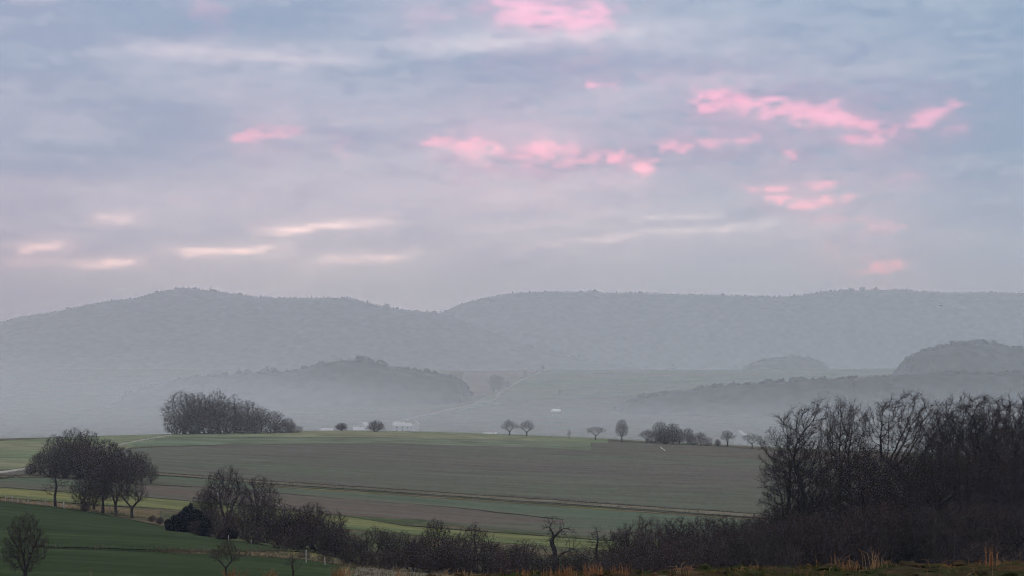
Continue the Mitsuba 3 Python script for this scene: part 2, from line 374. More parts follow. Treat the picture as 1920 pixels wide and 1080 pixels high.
strip('verge_ditch', [(470, 911), (700, 926), (960, 944), (1200, 961), (1440, 977)], [(470, 908.5), (700, 923), (960, 941), (1200, 958), (1440, 974)], 'mat_dry',
      'dark ditch along the lower edge of the grass verge', 160, 3, .36, .3)
strip('bright_meadow', [(-80, 932), (0, 933), (100, 942), (300, 954), (480, 972), (640, 992), (760, 1002), (900, 1016), (1000, 1023), (1110, 1030), (1200, 1036)],
      [(-80, 914), (0, 914), (100, 922), (300, 935), (480, 952), (640, 968), (760, 986), (900, 997), (1000, 1004), (1110, 1012), (1200, 1018)], 'mat_bright_grass',
      'bright yellow green meadow strip at the foot of the slope', 180, 6, .32, .3)
strip('red_bank', [(-80, 948), (0, 941), (120, 953), (300, 975)], [(-80, 934), (0, 934), (120, 943), (300, 956)], 'mat_dry', 'rusty brown bank behind the fence posts', 50, 5, .3, .4)
strip('green_meadow', [(-80, 1100), (100, 1098), (300, 1098), (500, 1098), (640, 1090)], [(-80, 931), (0, 940.5), (100, 951), (160, 959), (250, 975), (330, 993), (420, 1014), (480, 1018), (560, 1037), (640, 1062)], 'mat_meadow',
      'dark green meadow on the near slope at the lower left', 200, 60, .14, .15)
strip('meadow_ditch', [(60, 1029), (200, 1033), (400, 1040), (450, 1043), (560, 1049), (700, 1070)], [(60, 1026), (200, 1029.5), (400, 1036), (450, 1037), (560, 1041), (700, 1060)], 'mat_ditch',
      'thin dark ditch line across the green meadow', 120, 3, .24, .08)
strip('dry_bank', [(300, 1037), (420, 1041), (560, 1049), (690, 1068)], [(300, 1035.5), (420, 1037), (520, 1034), (590, 1036), (690, 1060)], 'mat_dry',
      'brown dry grass bank at the right end of the meadow', 80, 5, .3, .2)
strip('tan_bank', [(660, 1092), (760, 1092), (900, 1092), (1000, 1092)], [(670, 1064), (740, 1057), (820, 1066), (1000, 1082)], 'mat_tan',
      'pale tan dry grass bank under the hedge trees', 60, 6, .26, .3)
strip('far_field', [(860, 770), (1000, 748), (1140, 745), (1300, 728), (1500, 712), (1700, 700)], [(960, 708), (1040, 694), (1200, 692), (1400, 691), (1560, 688), (1720, 684)], 'mat_field_far',
      'hazy green field on the far plateau', 80, 14, 1.2, 8, 1300, 3300)
strip('far_field_001', [(860, 745), (920, 742), (940, 735)], [(870, 698), (950, 694), (1010, 693)], 'mat_field_brown',
      'hazy brownish field left of the far lane', 40, 12, 1.2, 5, 1300, 3300)
strip('country_lane', [(740, 793), (800, 780), (870, 764), (930, 751), (938, 738), (975, 716), (1015, 698)], [(740, 790.5), (800, 777.8), (870, 762), (927, 749.5), (934, 737), (972, 714.6), (1014, 697)], 'mat_lane',
      'pale country lane climbing the far slope', 120, 3, 2.0, 0, 1100, 3300)


# ---------------------------------------------------------------- the forested hills
def ridge(key, fkey, prof, D, half_front, base, label, flabel, tree_h, spacing, seed, cols=(), conifer=.4, ext=0, foot=None):
    p = np.array(prof, float)
    r = np.random.default_rng(seed)
    xs = np.arange(px2x(p[0, 0], D), px2x(p[-1, 0], D), max(8.0, D / 220))
    prof_row = PchipInterpolator(p[:, 0], p[:, 1])
    crest = py2z(prof_row(xs / D * F + 960), D) - tree_h * .42
    vs = np.linspace(-1.0, 1.0, 45)
    X, V = np.meshgrid(xs, vs, indexing='ij')
    wig = (meshkit.fbm(np.stack([X / (half_front * .9), V * 0, X * 0], -1), 3, seed) - .5)
    front = half_front * (.85 + .5 * wig)
    Y = D + V * front + wig * half_front * .5 * (1 - V ** 2)
    shape = np.cos(V * np.pi / 2) ** 1.15
    gul = meshkit.fbm(np.stack([X / (half_front * .3), Y / (half_front * .5), X * 0], -1), 4, seed + 2) - .5
    lift = np.maximum(crest[:, None] - base, 2.0)
    Z = base + lift * shape + gul * lift * .28 * np.sin(np.abs(V) * np.pi) - 3
    structure(key, np.stack([X.ravel(), Y.ravel(), Z.ravel()], -1), grid_faces(len(xs), len(vs)), 'mat_forest', label)
    surf = RegularGridInterpolator((xs, vs), Z, bounds_error=False, fill_value=None)
    ysurf = RegularGridInterpolator((xs, vs), Y, bounds_error=False, fill_value=None)
    # the closed canopy as one rolling surface of crowns, single trees along the skyline
    cx, cvv = np.meshgrid(np.arange(xs[0] + 1, xs[-1] - 1, spacing * .5), np.linspace(-1, .35, int(1.35 * half_front / (spacing * .6))), indexing='ij')
    cq = np.stack([cx.ravel(), cvv.ravel()], -1)
    cy_, cz_ = ysurf(cq), surf(cq)
    crown = meshkit.fbm(np.stack([cq[:, 0] / spacing, cy_ / spacing, cy_ * 0], -1), 2, seed + 20)
    stand = meshkit.fbm(np.stack([cq[:, 0] / (spacing * 9), cy_ / (spacing * 14), cy_ * 0], -1), 3, seed + 21)
    cz_ = cz_ + tree_h * (.30 + .07 * (crown - .5) + .22 * (stand - .5)) * np.clip((1 - np.abs(cq[:, 1])) * 5, 0, 1) * sst(0, 3 * spacing, cq[:, 0] - xs[0]) * sst(0, 3 * spacing, xs[-1] - cq[:, 0])
    canopy = (np.stack([cq[:, 0], cy_, cz_], -1), grid_faces(*cx.shape)[:, ::-1])
    m_ = int((xs[-1] - xs[0]) / spacing * 3)
    q = np.stack([r.uniform(xs[0], xs[-1], m_), r.uniform(-.10, .10, m_)], -1)
    x, y, z = q[:, 0], ysurf(q), surf(q)
    keep = z > gz(x, y) - 2
    x, y, z = x[keep], y[keep], z[keep] - tree_h * (.40 if D > 3000 else .56)
    h = tree_h * ((.65 + .6 * r.random(len(x))) if D < 3000 else (.85 + .3 * r.random(len(x)) ** 2)) * (.8 + .5 * meshkit.noise(np.stack([x / 90, y / 90, x * 0], -1), seed))
    grp = meshkit.noise(np.stack([x / 220, y / 220, x * 0], -1), seed + 9)
    con = (r.random(len(x)) < conifer * 2 * grp)
    sx, sy, sh = [np.array([c[k] for c in cols], float) for k in range(3)] if cols else ([], [], [])
    V_, F_ = [canopy[0]], [canopy[1]]
    off = len(canopy[0])
    # conifers: two stacked cones; broadleaves: knobbly crowns
    a = np.arange(6) * np.pi / 3
    cone = np.concatenate([np.stack([np.cos(a) * .20, np.sin(a) * .20, a * 0 + .05], -1), [[0, 0, .72]], np.stack([np.cos(a + .5) * .13, np.sin(a + .5) * .13, a * 0 + .45], -1), [[0, 0, 1.08]]])
    cf = np.array([[i, (i + 1) % 6, 6] for i in range(6)] + [[7 + i, 7 + (i + 1) % 6, 13] for i in range(6)])
    ico = trimesh.creation.icosphere(1 if D < 3000 else 0)
    bv, bf = np.array(ico.vertices) * [.36, .36, .46] + [0, 0, .52], np.array(ico.faces)
    for sel, tv, tf, jit in ((con, cone, cf, .03), (~con, bv, bf, .12 if D < 3000 else .09)):
        k = int(sel.sum())
        if not k:
            continue
        v = tv[None] * np.ones((k, 1, 1)) + r.normal(0, jit, (k, len(tv), 3)) * [1, 1, .7]
        v = v * h[sel][:, None, None] * np.stack([.8 + .5 * r.random(k)] * 2 + [np.ones(k)], -1)[:, None, :]
        v = v + np.stack([x[sel], y[sel], z[sel]], -1)[:, None]
        V_.append(v.reshape(-1, 3))
        F_.append((tf[None] + (np.arange(k) * len(tv))[:, None, None] + off).reshape(-1, 3))
        off += k * len(tv)
    scene[fkey] = mikit.ply((np.vstack(V_), np.vstack(F_)), 'mat_forest', smooth=True)
    labels[fkey] = {'kind': 'stuff', 'label': flabel, 'category': 'forest'}


LEFT_RIDGE = [(-900, 640), (-500, 640), (-200, 628), (0, 606), (100, 581), (200, 560), (260, 552), (292, 540), (320, 536), (380, 539), (430, 547), (500, 555), (600, 556), (650, 556), (700, 568), (760, 580), (830, 588), (900, 612), (1000, 650), (1200, 690)]
RIGHT_RIDGE = [(500, 700), (700, 640), (800, 595), (830, 585), (860, 572), (900, 563), (960, 554), (1040, 551), (1150, 551), (1300, 555), (1440, 558), (1530, 549), (1640, 544), (1800, 549), (1900, 551), (2000, 556), (2200, 570), (2700, 610), (3200, 660)]
ridge('hill', 'forest', LEFT_RIDGE, 4250, 1000, -8, 'high wooded hill at the left skyline', 'hazy blue forest covering the high hill at the left', 19, 13.5, 3, conifer=.5)
ridge('hill_001', 'forest_001', RIGHT_RIDGE, 5200, 1150, -12, 'long wooded ridge along the right skyline', 'pale hazy forest covering the long ridge at the right', 19, 15, 4, conifer=.3)
ridge('hill_002', 'forest_002', [(240, 735), (268, 724), (320, 708), (400, 697), (480, 692), (550, 690), (590, 678), (640, 670), (700, 676), (760, 686), (820, 694), (855, 702), (876, 716), (886, 735), (888, 752)], 1950, 210, -62, 'low wooded hill in the misty valley left of centre',
      'grey blue wood covering the low hill left of centre', 12, 6.5, 5, conifer=.25)
ridge('hill_003', 'forest_003', [(1140, 765), (1160, 752), (1200, 741), (1300, 724), (1450, 709), (1600, 701), (1750, 694), (1900, 692), (2300, 690)], 1650, 190, -66, 'long low wooded hill rising to the right above the mist',
      'grey wood covering the long low hill at the right', 12, 6.5, 6, conifer=.25)
ridge('hill_004', 'forest_004', [(1690, 700), (1700, 668), (1712, 655), (1740, 650), (1780, 641), (1850, 640), (1920, 644), (2100, 650), (2400, 680)], 2150, 220, -40, 'dark wooded hilltop at the right edge above the low ridge',
      'blue grey wood on the hilltop at the right edge', 14, 7, 8, conifer=.2)
ridge('hill_005', 'forest_005', [(1385, 694), (1400, 682), (1440, 669), (1480, 665), (1520, 668), (1545, 680), (1560, 693)], 3000, 110, -20, 'small wooded mound on the far plateau',
      'small faint wood on the mound of the far plateau', 13, 9, 9, conifer=.2)


# ---------------------------------------------------------------- low mist lying in the valley, inside the haze
MX, MY, MZ = (-4200.0, 4200.0), (160.0, 6600.0), (-85.0, 270.0)
nx, ny, nz = 84, 124, 88
kx, ky, kz = [np.linspace(a + (b - a) * .5 / k, b - (b - a) * .5 / k, k) for (a, b), k in ((MX, nx), (MY, ny), (MZ, nz))]
KZ, KY, KX = np.meshgrid(kz, ky, kx, indexing='ij')
floor_ = gz(KX[0].ravel(), KY[0].ravel()).reshape(KX[0].shape)[None]
above = np.maximum(KZ - np.minimum(floor_, 5), 0)
u_ = KX / KY                                       # which way across the valley
billow = meshkit.fbm(np.stack([KX / 260, KY / 420, KZ / 60], -1), 3, 31)
low = MIST_LOW * np.exp(-np.maximum(KZ + 48 - 20 * sst(-60, -170, KX), 0) / 13.0) * sst(430, 680, KY) * sst(1800, 1200, KY) * (.55 + .9 * sst(-150, -400, KX) + .25 * sst(150, 500, KX)) * (.5 + billow)
high = MIST_HIGH * np.exp(-np.maximum(KZ + 25, 0) / 16.0) * sst(2800, 3100, KY) * sst(3850, 3500, KY) * (.5 + billow)
ground_fog = MIST_MID * np.exp(-np.maximum(KZ + 20, 0) / 160.0) * sst(150, 700, KY) * (.72 + .50 * sst(1900, 2900, KY)) * sst(6500, 5800, KY) * (.7 + .6 * billow)
dens = np.minimum(low + high + ground_fog, 1.7e-3)
edge = sst(MX[0], MX[0] + 300, KX) * sst(MX[1], MX[1] - 300, KX) * sst(MZ[1], MZ[1] - 60, KZ)
dens = SIG + dens * edge
scene['mist_air'] = {'type': 'heterogeneous', 'albedo': {'type': 'rgb', 'value': [.93, .9545, .9995]}, 'phase': {'type': 'hg', 'g': 0.65},
                     'sigma_t': {'type': 'gridvolume', 'grid': mi.VolumeGrid(dens[..., None].astype(np.float32)),
                                 'to_world': T().translate([MX[0], MY[0], MZ[0]]).scale([MX[1] - MX[0], MY[1] - MY[0], MZ[1] - MZ[0]])}}
scene['mist'] = {'type': 'cube', 'to_world': T().translate([0, (MY[0] + MY[1]) / 2, (MZ[0] + MZ[1]) / 2]).scale([MX[1], (MY[1] - MY[0]) / 2, (MZ[1] - MZ[0]) / 2]), 'bsdf': {'type': 'null'},
                 'interior': {'type': 'ref', 'id': 'mist_air'}, 'exterior': {'type': 'ref', 'id': 'haze_air'}}
labels['mist'] = {'kind': 'stuff', 'label': 'white mist lying on the valley floor behind the crest', 'category': 'mist'}


# ---------------------------------------------------------------- trees
def tubes(P0, P1, r0, r1, sides):
    n = len(P0)
    d = P1 - P0
    d = d / (np.linalg.norm(d, axis=1, keepdims=True) + 1e-9)
    ref = np.where(np.abs(d[:, 2:]) < .92, [[0., 0., 1.]], [[1., 0., 0.]])
    a = np.cross(d, ref)
    a /= np.linalg.norm(a, axis=1, keepdims=True) + 1e-9
    b = np.cross(d, a)
    th = np.arange(sides) * 2 * np.pi / sides
    ring = np.cos(th)[None, :, None] * a[:, None] + np.sin(th)[None, :, None] * b[:, None]
    v = np.concatenate([P0[:, None] + r0[:, None, None] * ring, P1[:, None] + r1[:, None, None] * ring], 1).reshape(-1, 3)
    i = np.arange(sides)
    j = (i + 1) % sides
    f = np.vstack([np.stack([i, j, j + sides], -1), np.stack([i, j + sides, i + sides], -1)])
    return v, (f[None] + (np.arange(n) * 2 * sides)[:, None, None]).reshape(-1, 3)


def spikes(P0, P1, r):
    n = len(P0)
    d = P1 - P0
    d = d / (np.linalg.norm(d, axis=1, keepdims=True) + 1e-9)
    ref = np.where(np.abs(d[:, 2:]) < .92, [[0., 0., 1.]], [[1., 0., 0.]])
    a = np.cross(d, ref)
    a /= np.linalg.norm(a, axis=1, keepdims=True) + 1e-9
    b = np.cross(d, a)
    th = np.arange(3) * 2 * np.pi / 3
    ring = np.cos(th)[None, :, None] * a[:, None] + np.sin(th)[None, :, None] * b[:, None]
    v = np.concatenate([P0[:, None] + np.broadcast_to(r, n)[:, None, None] * ring, P1[:, None]], 1).reshape(-1, 3)
    f = np.array([[0, 1, 3], [1, 2, 3], [2, 0, 3]])
    return v, (f[None] + (np.arange(n) * 4)[:, None, None]).reshape(-1, 3)


def join(parts):
    vs, fs, o = [], [], 0
    for v, f in parts:
        vs.append(v)
        fs.append(f + o)
        o += len(v)
    return np.vstack(vs), np.vstack(fs)


def unit(v):
    return v / (np.linalg.norm(v, axis=-1, keepdims=True) + 1e-9)


def in_blobs(r, blobs, n):
    """Random points in a union of ellipsoids (x, y, z, rx, ry, rz), denser towards their skins."""
    b = np.array(blobs, float)
    w = b[:, 3] * b[:, 4] * b[:, 5]
    k = r.choice(len(b), n, p=w / w.sum())
    u = unit(r.normal(size=(n, 3))) * (r.random((n, 1)) ** .42)
    return b[k, :3] + u * b[k, 3:]


def make_tree(seed, stems, blobs, n_att, D, R, tips=.016, twigs=5, twig_len=.8, wob=.22, up=.08, di=6, sub=2, twig_r=.012, droop=0.0, thick=.3):
    """(trunk mesh, crown mesh) of a bare tree grown towards points in its crown."""
    r = np.random.default_rng(seed)
    att = in_blobs(r, blobs, n_att)
    att = att[att[:, 2] > .6]
    pos, par = [], []
    for st in stems:
        st = np.array(st, float)
        L = np.concatenate([[0], np.cumsum(np.linalg.norm(np.diff(st, axis=0), axis=1))])
        s = np.linspace(0, L[-1], max(2, int(L[-1] / D) + 1))
        p = np.stack([np.interp(s, L, st[:, k]) for k in range(3)], -1)
        p[1:] += r.normal(0, .05 * D, (len(p) - 1, 3))
        root = -1
        if pos:
            far = np.linalg.norm(np.array(pos) - p[0], axis=1)
            root = int(far.argmin()) if far.min() < 1.3 * D and p[0, 2] > .25 else -1
        for k in range(1 if root >= 0 else 0, len(p)):
            par.append(len(pos) - 1 if k > 1 or (k == 1 and root < 0) else root if k else -1)
            pos.append(p[k])
    pos, par = np.array(pos), np.array(par)
    for it in range(90):
        if len(att) < n_att * .03:
            break
        tree = cKDTree(pos)
        dist, idx = tree.query(att)
        keep = dist > D * 1.15
        att, dist, idx = att[keep], dist[keep], idx[keep]
        use = dist < di * D
        if not use.any():
            di *= 1.6
            if di > 60:
                break
            continue
        acc = np.zeros((len(pos), 3))
        np.add.at(acc, idx[use], unit(att[use] - pos[idx[use]]))
        src = np.unique(idx[use])
        old = np.where(par[src] >= 0, 1, 0)[:, None] * unit(pos[src] - pos[np.maximum(par[src], 0)])
        dirs = unit(unit(acc[src]) + .35 * old + r.normal(0, wob, (len(src), 3)) + [0, 0, up])
        new = pos[src] + D * dirs * r.uniform(.8, 1.15, (len(src), 1))
        dd, _ = tree.query(new)
        ok = dd > .45 * D
        if not ok.any():
            r.shuffle(att)
            att = att[: int(len(att) * .8)]
            continue
        pos, par = np.vstack([pos, new[ok]]), np.concatenate([par, src[ok]])
    n = len(pos)
    kids = np.bincount(par[par >= 0], minlength=n)
    load = np.where(kids == 0, 1.0, 0.0)
    for i in range(n - 1, -1, -1):
        if par[i] >= 0:
            load[par[i]] += load[i]
    big = max(load[0], 2.0)
    rad = tips * load ** (math.log(R / tips) / math.log(big))
    rad = np.minimum(rad, R)
    ch = np.where(par >= 0)[0]
    pr = par[ch]
    r0, r1 = np.minimum(rad[pr], rad[ch] * 1.35), rad[ch]
    flare = 1 + .5 * np.exp(-pos[pr][:, 2] / (R * 3 + .1)) * (rad[pr] > .5 * R)
    r0 = r0 * flare
    P0, P1 = pos[pr], pos[ch] + unit(pos[ch] - pos[pr]) * (r1 * .35)[:, None]
    P0 = P0 - (unit(P1 - P0) * .04)
    main = r1 > thick * R
    tr = [tubes(P0[main], P1[main], r0[main], r1[main], 7)]
    fine = ~main
    cr = [tubes(P0[fine], P1[fine], r0[fine], r1[fine], 3)]
    # twigs
    th = np.where(rad < max(tips * 2.6, .022))[0]
    th = th[par[th] >= 0]
    k = np.repeat(th, twigs)
    base = pos[k] + (pos[par[k]] - pos[k]) * r.random((len(k), 1))
    fwd = unit(pos[k] - pos[par[k]])
    d = unit(.75 * fwd + r.normal(0, .55, (len(k), 3)) + [0, 0, .25 - droop])
    L = twig_len * r.uniform(.45, 1.1, (len(k), 1))
    tip = base + d * L
    cr.append(spikes(base, tip, twig_r))
    if sub:
        k2 = np.repeat(np.arange(len(k)), sub)
        b2 = base[k2] + (tip - base)[k2] * r.uniform(.25, .8, (len(k2), 1))
        d2 = unit(d[k2] + r.normal(0, .6, (len(k2), 3)) + [0, 0, .1 - droop])
        cr.append(spikes(b2, b2 + d2 * L[k2] * r.uniform(.35, .7, (len(k2), 1)), twig_r * .75))
    return join(tr), join(cr)


VAR = {}


def variant(name, mats=('mat_bark', 'mat_twig'), **kw):
    tr, cr = make_tree(**kw)
    hi = float(np.percentile(cr[0][:, 2], 99.9))
    wide = float(np.percentile(cr[0][:, 0], 99.5) - np.percentile(cr[0][:, 0], .5))
    scene[name] = {'type': 'shapegroup', 'trunk': mikit.ply(tr, mats[0]), 'crown': mikit.ply(cr, mats[1])}
    VAR[name] = (hi, wide, len(tr[1]) + len(cr[1]))


def ell(*b):
    return list(b)


# tall forest oaks (about 21 m)
variant('grown_edge_oak', seed=1, stems=[[(0, 0, 0), (-.2, 0, 2.4), (-.3, .1, 5.5), (-.2, .2, 10)], [(-.2, 0, 2.4), (1.2, .3, 6), (2.2, .3, 11)], [(-.2, 0, 3.2), (-2.0, -.3, 5.6), (-4.2, -.5, 7.6)], [(-.25, 0, 4.0), (-1.8, .2, 8), (-3.2, .2, 12)]],
        blobs=[(0, 0, 14.5, 4.2, 4, 5.2), (2.6, 0, 15.5, 3.2, 3, 4.6), (-3.2, 0, 13.8, 2.6, 3, 5), (-5.2, 0, 10.6, 2.4, 2.6, 3.6), (-4.8, 0, 7.4, 2.8, 2.6, 1.7), (1, 0, 8, 4, 4, 4)],
        n_att=3600, D=.46, R=.5, tips=.015, twigs=5, twig_len=.9, sub=2, wob=.13)
# tall forest oaks (about 21 m)
variant('grown_tall_oak', seed=2, stems=[[(0, 0, 0), (.1, 0, 4), (0, .1, 8), (.2, 0, 12)], [(.1, 0, 10.5), (-1.8, .2, 13.0), (-3.2, .2, 13.8)]],
        blobs=[(0, 0, 17.2, 4.6, 4.2, 3.6), (-3.0, 0, 17.4, 2.6, 2.6, 2.6), (3.2, 0, 16.6, 2.8, 2.6, 2.8), (.5, 0, 12.5, 3.0, 3.0, 2.2), (0, 0, 7, 2.6, 2.6, 3)],
        n_att=1700, D=.45, R=.46, tips=.015, twigs=6, twig_len=.8, sub=2, wob=.13)
variant('grown_forest_tree', seed=3, stems=[[(0, 0, 0), (.2, 0, 5), (-.2, .2, 10)], [(.2, 0, 4.5), (1.3, .3, 9), (1.8, .4, 13)]],
        blobs=[(0, 0, 15.5, 3.6, 3.4, 5.2), (1.6, 0, 13, 3.4, 3.0, 5.0), (-1.8, 0, 11, 2.8, 2.6, 5.0), (0, 0, 6, 3.2, 3, 3.6)],
        n_att=1400, D=.46, R=.34, tips=.015, twigs=5, twig_len=.85, up=.16, sub=2, wob=.13)
variant('grown_forest_tree_001', seed=4, stems=[[(0, 0, 0), (-.2, 0, 4), (.5, .2, 9), (.3, .2, 14)]],
        blobs=[(.3, 0, 16, 3.2, 3.2, 5.0), (-1.6, 0, 13, 2.4, 2.4, 4.6), (2.2, 0, 11.5, 2.6, 2.4, 5), (0, 0, 5.5, 3.4, 3, 3.6)],
        n_att=1300, D=.46, R=.32, tips=.015, twigs=5, twig_len=.85, up=.16, sub=2, wob=.13)
# understorey and hedge growth (about 7 m)
variant('grown_thicket', seed=5, mats=('mat_bark', 'mat_russet'), stems=[[(s * .05, (s % 2) * .05, 0), (s * .35, (s % 2) * .3, .5), (s * .8, (s % 2) * .7, 1.8)] for s in (-3, -2, -1, 0, 1, 2, 3)],
        blobs=[(-1.8, 0, 3.4, 2.3, 2, 2.7), (1.6, .2, 3.7, 2.2, 2, 2.9), (0, 0, 4.6, 1.8, 1.8, 2.4), (0, .3, 1.6, 3.4, 2.2, 1.4)],
        n_att=1300, D=.34, R=.12, tips=.012, twigs=7, twig_len=.7, up=.14, sub=2, twig_r=.010)
variant('grown_hedge_tree', seed=6, stems=[[(0, 0, 0), (.1, 0, 1.5), (-.3, .1, 3.2)], [(.1, 0, 1.0), (.9, .2, 3)], [(0, 0, .8), (-1.0, -.2, 2.4)]],
        blobs=[(0, 0, 5.2, 2.9, 2.8, 2.9), (-1.5, 0, 3.6, 2.2, 2.2, 2.3), (1.6, 0, 3.9, 2.1, 2.1, 2.3), (0, 0, 2.0, 2.4, 2.2, 1.4)],
        n_att=1700, D=.34, R=.26, tips=.013, twigs=6, twig_len=.65, up=.1, sub=2, twig_r=.010)
variant('grown_round_tree', seed=7, stems=[[(0, 0, 0), (0, 0, 1.6), (.2, 0, 4)], [(0, 0, 1.5), (-.9, 0, 4.5)], [(0, 0, 1.8), (1.1, .3, 4.5)]],
        blobs=[(0, 0, 6.2, 3.1, 3.1, 3.7), (-1.6, 0, 5.0, 2.2, 2.2, 2.8), (1.7, 0, 5.0, 2.2, 2.2, 2.9)],
        n_att=1700, D=.36, R=.28, tips=.013, twigs=6, twig_len=.7, up=.16, sub=2, twig_r=.010)
# orchard trees (about 5 m)
variant('grown_orchard_tree', seed=8, stems=[[(0, 0, 0), (.1, 0, .9), (0, 0, 1.5)], [(.05, 0, 1.2), (1.2, .3, 2.2)], [(.05, 0, 1.2), (-1.2, -.2, 2.3)]],
        blobs=[(-.3, 0, 3.6, 1.7, 1.7, 1.3), (-1.7, .2, 2.7, 1.2, 1.3, .9), (1.8, -.3, 2.8, 1.3, 1.3, .8), (.9, .4, 3.7, 1.1, 1.2, .8)],
        n_att=800, D=.27, R=.17, tips=.013, twigs=4, twig_len=.5, sub=1, twig_r=.010)
variant('grown_orchard_tree_001', seed=9, stems=[[(0, 0, 0), (-.1, 0, 1.1), (.1, 0, 1.8)], [(-.05, 0, 1.3), (1.5, .3, 2.6)], [(-.05, 0, 1.4), (-1.5, -.2, 2.7)]],
        blobs=[(0, 0, 3.3, 2.6, 2.2, 1.1), (-1.9, 0, 3.0, 1.3, 1.3, .9), (1.9, 0, 3.1, 1.3, 1.3, .9)],
        n_att=450, D=.28, R=.15, tips=.013, twigs=4, twig_len=.45, sub=1, twig_r=.010)
variant('grown_slim_tree', seed=10, stems=[[(0, 0, 0), (.1, 0, 1.6), (-.15, 0, 3.2), (.1, 0, 4.8)], [(.1, 0, 1.8), (1.1, .1, 2.2)]],
        blobs=[(0, 0, 4.7, 1.2, 1.2, 1.6), (-.9, 0, 3.6, 1.1, 1, 1.0), (1.0, 0, 3.0, 1.2, 1, .8)],
        n_att=420, D=.3, R=.17, tips=.014, twigs=3, twig_len=.5, sub=1, twig_r=.011)
variant('grown_gnarled_tree', seed=12, stems=[[(0, 0, 0), (.05, 0, 1.1)], [(.05, 0, 1.1), (-.5, 0, 1.5), (-1.0, .1, 2.1), (-1.25, .1, 2.6)], [(.05, 0, 1.0), (.8, .1, 1.9), (1.5, .1, 2.1), (2.0, .2, 2.4)], [(.05, 0, 1.1), (.0, 0, 2.2), (-.35, 0, 3.1), (-.1, 0, 3.8), (-.55, 0, 4.6), (-.25, .0, 5.2)],
                                                [(-.2, 0, 3.4), (.5, 0, 4.2), (.95, 0, 4.5)]],
        blobs=[(-.2, 0, 4.9, 1.4, 1.0, 1.2), (-1.2, 0, 2.6, .8, .7, 1.0), (1.6, 0, 3.1, 1.4, .9, 1.4), (.9, 0, 4.4, 1.2, .8, 1.0), (0, 0, 3.4, 1.2, .8, 1.2)],
        n_att=420, D=.2, R=.30, tips=.009, twigs=2, twig_len=.35, sub=1, twig_r=.009, wob=.4)
variant('grown_bush', seed=13, stems=[[(s * .04, (s % 2) * .04, 0), (s * .5, (s % 2) * .4, 1.0)] for s in (-3, -2, -1, 0, 1, 2, 3)],
        blobs=[(0, 0, 1.9, 2.2, 2, 1.7), (-1.2, 0, 1.4, 1.5, 1.5, 1.2), (1.3, 0, 1.4, 1.5, 1.5, 1.2)],
        n_att=1100, D=.25, R=.09, tips=.012, twigs=7, twig_len=.5, up=.12, sub=2, twig_r=.010)


# an evergreen shrub: the same growth, hung with small dark leaves
def evergreen(seed, blobs, stems, n_leaf):
    r = np.random.default_rng(seed)
    tr, cr = make_tree(seed=seed, stems=stems, blobs=blobs, n_att=500, D=.35, R=.12, twigs=2, twig_len=.4, sub=0, twig_r=.01)
    p = in_blobs(r, blobs, n_leaf)
    clump = meshkit.noise(p * 1.4, seed)
    p = p[(clump > .36) & (p[:, 2] > .2)]
    n = len(p)
    d = unit(r.normal(size=(n, 3)))
    s = unit(np.cross(d, r.normal(size=(n, 3))))
    L = r.uniform(.10, .22, (n, 1))
    v = np.stack([p - d * L, p + s * L * .4 + [0, 0, .02], p + d * L, p - s * L * .4 + [0, 0, .02]], 1).reshape(-1, 3)
    f = (np.array([[0, 1, 2], [0, 2, 3]])[None] + (np.arange(n) * 4)[:, None, None]).reshape(-1, 3)
    return tr, join([cr, (v, f)])


tr_, cr_ = evergreen(14, [(0, 0, 1.2, 2.0, 1.5, 1.2), (-1.7, 0, 1.0, 1.3, 1.2, 1.0), (1.9, 0, 1.1, 1.4, 1.2, 1.1), (.5, 0, 2.5, .8, .8, 1.0), (-.8, .2, 2.1, .8, .8, .8), (1.6, .2, 2.2, .6, .6, .9), (-2.0, 0, 1.9, .5, .5, .7), (2.8, 0, 1.6, .6, .6, .7), (.1, .1, 3.3, .35, .35, .6)],
                      [[(s * .05, 0, 0), (s * .6, 0, 1.2)] for s in (-2, -1, 0, 1, 2)], 16000)
scene['grown_evergreen'] = {'type': 'shapegroup', 'trunk': mikit.ply(tr_, 'mat_bark'), 'crown': mikit.ply(cr_, 'mat_evergreen')}
VAR['grown_evergreen'] = (3.7, 5.4, 0)

COUNT = {}
TREE_AT = {}


def plant(kind, var, px, d, top, label, group=None, cat='tree', w=1.0, turn=None, base=None):
    """One tree standing at distance d under column px, its tip at row top; w widens it."""
    n = COUNT.get(kind, 0)
    COUNT[kind] = n + 1
    key = kind if n == 0 else f'{kind}_{n:03d}'
    x, y = px2x(px, d), d
    z = float(gz(x, y)) - (.45 if kind == 'copse_shrub' else .05)
    h = py2z(top, d) - z
    s = h / VAR[var][0]
    sw = s * w
    ang = turn if turn is not None else (COUNT[kind] * 137.5 + d * 7) % 360
    M = T().translate([x, y, z]).rotate([0, 0, 1], ang).scale([sw, sw, s])
    scene[key] = {'type': 'instance', 'shapegroup': {'type': 'ref', 'id': var}, 'to_world': M}
    labels[key] = {'label': label, 'category': cat}
    if group:
        labels[key]['group'] = group


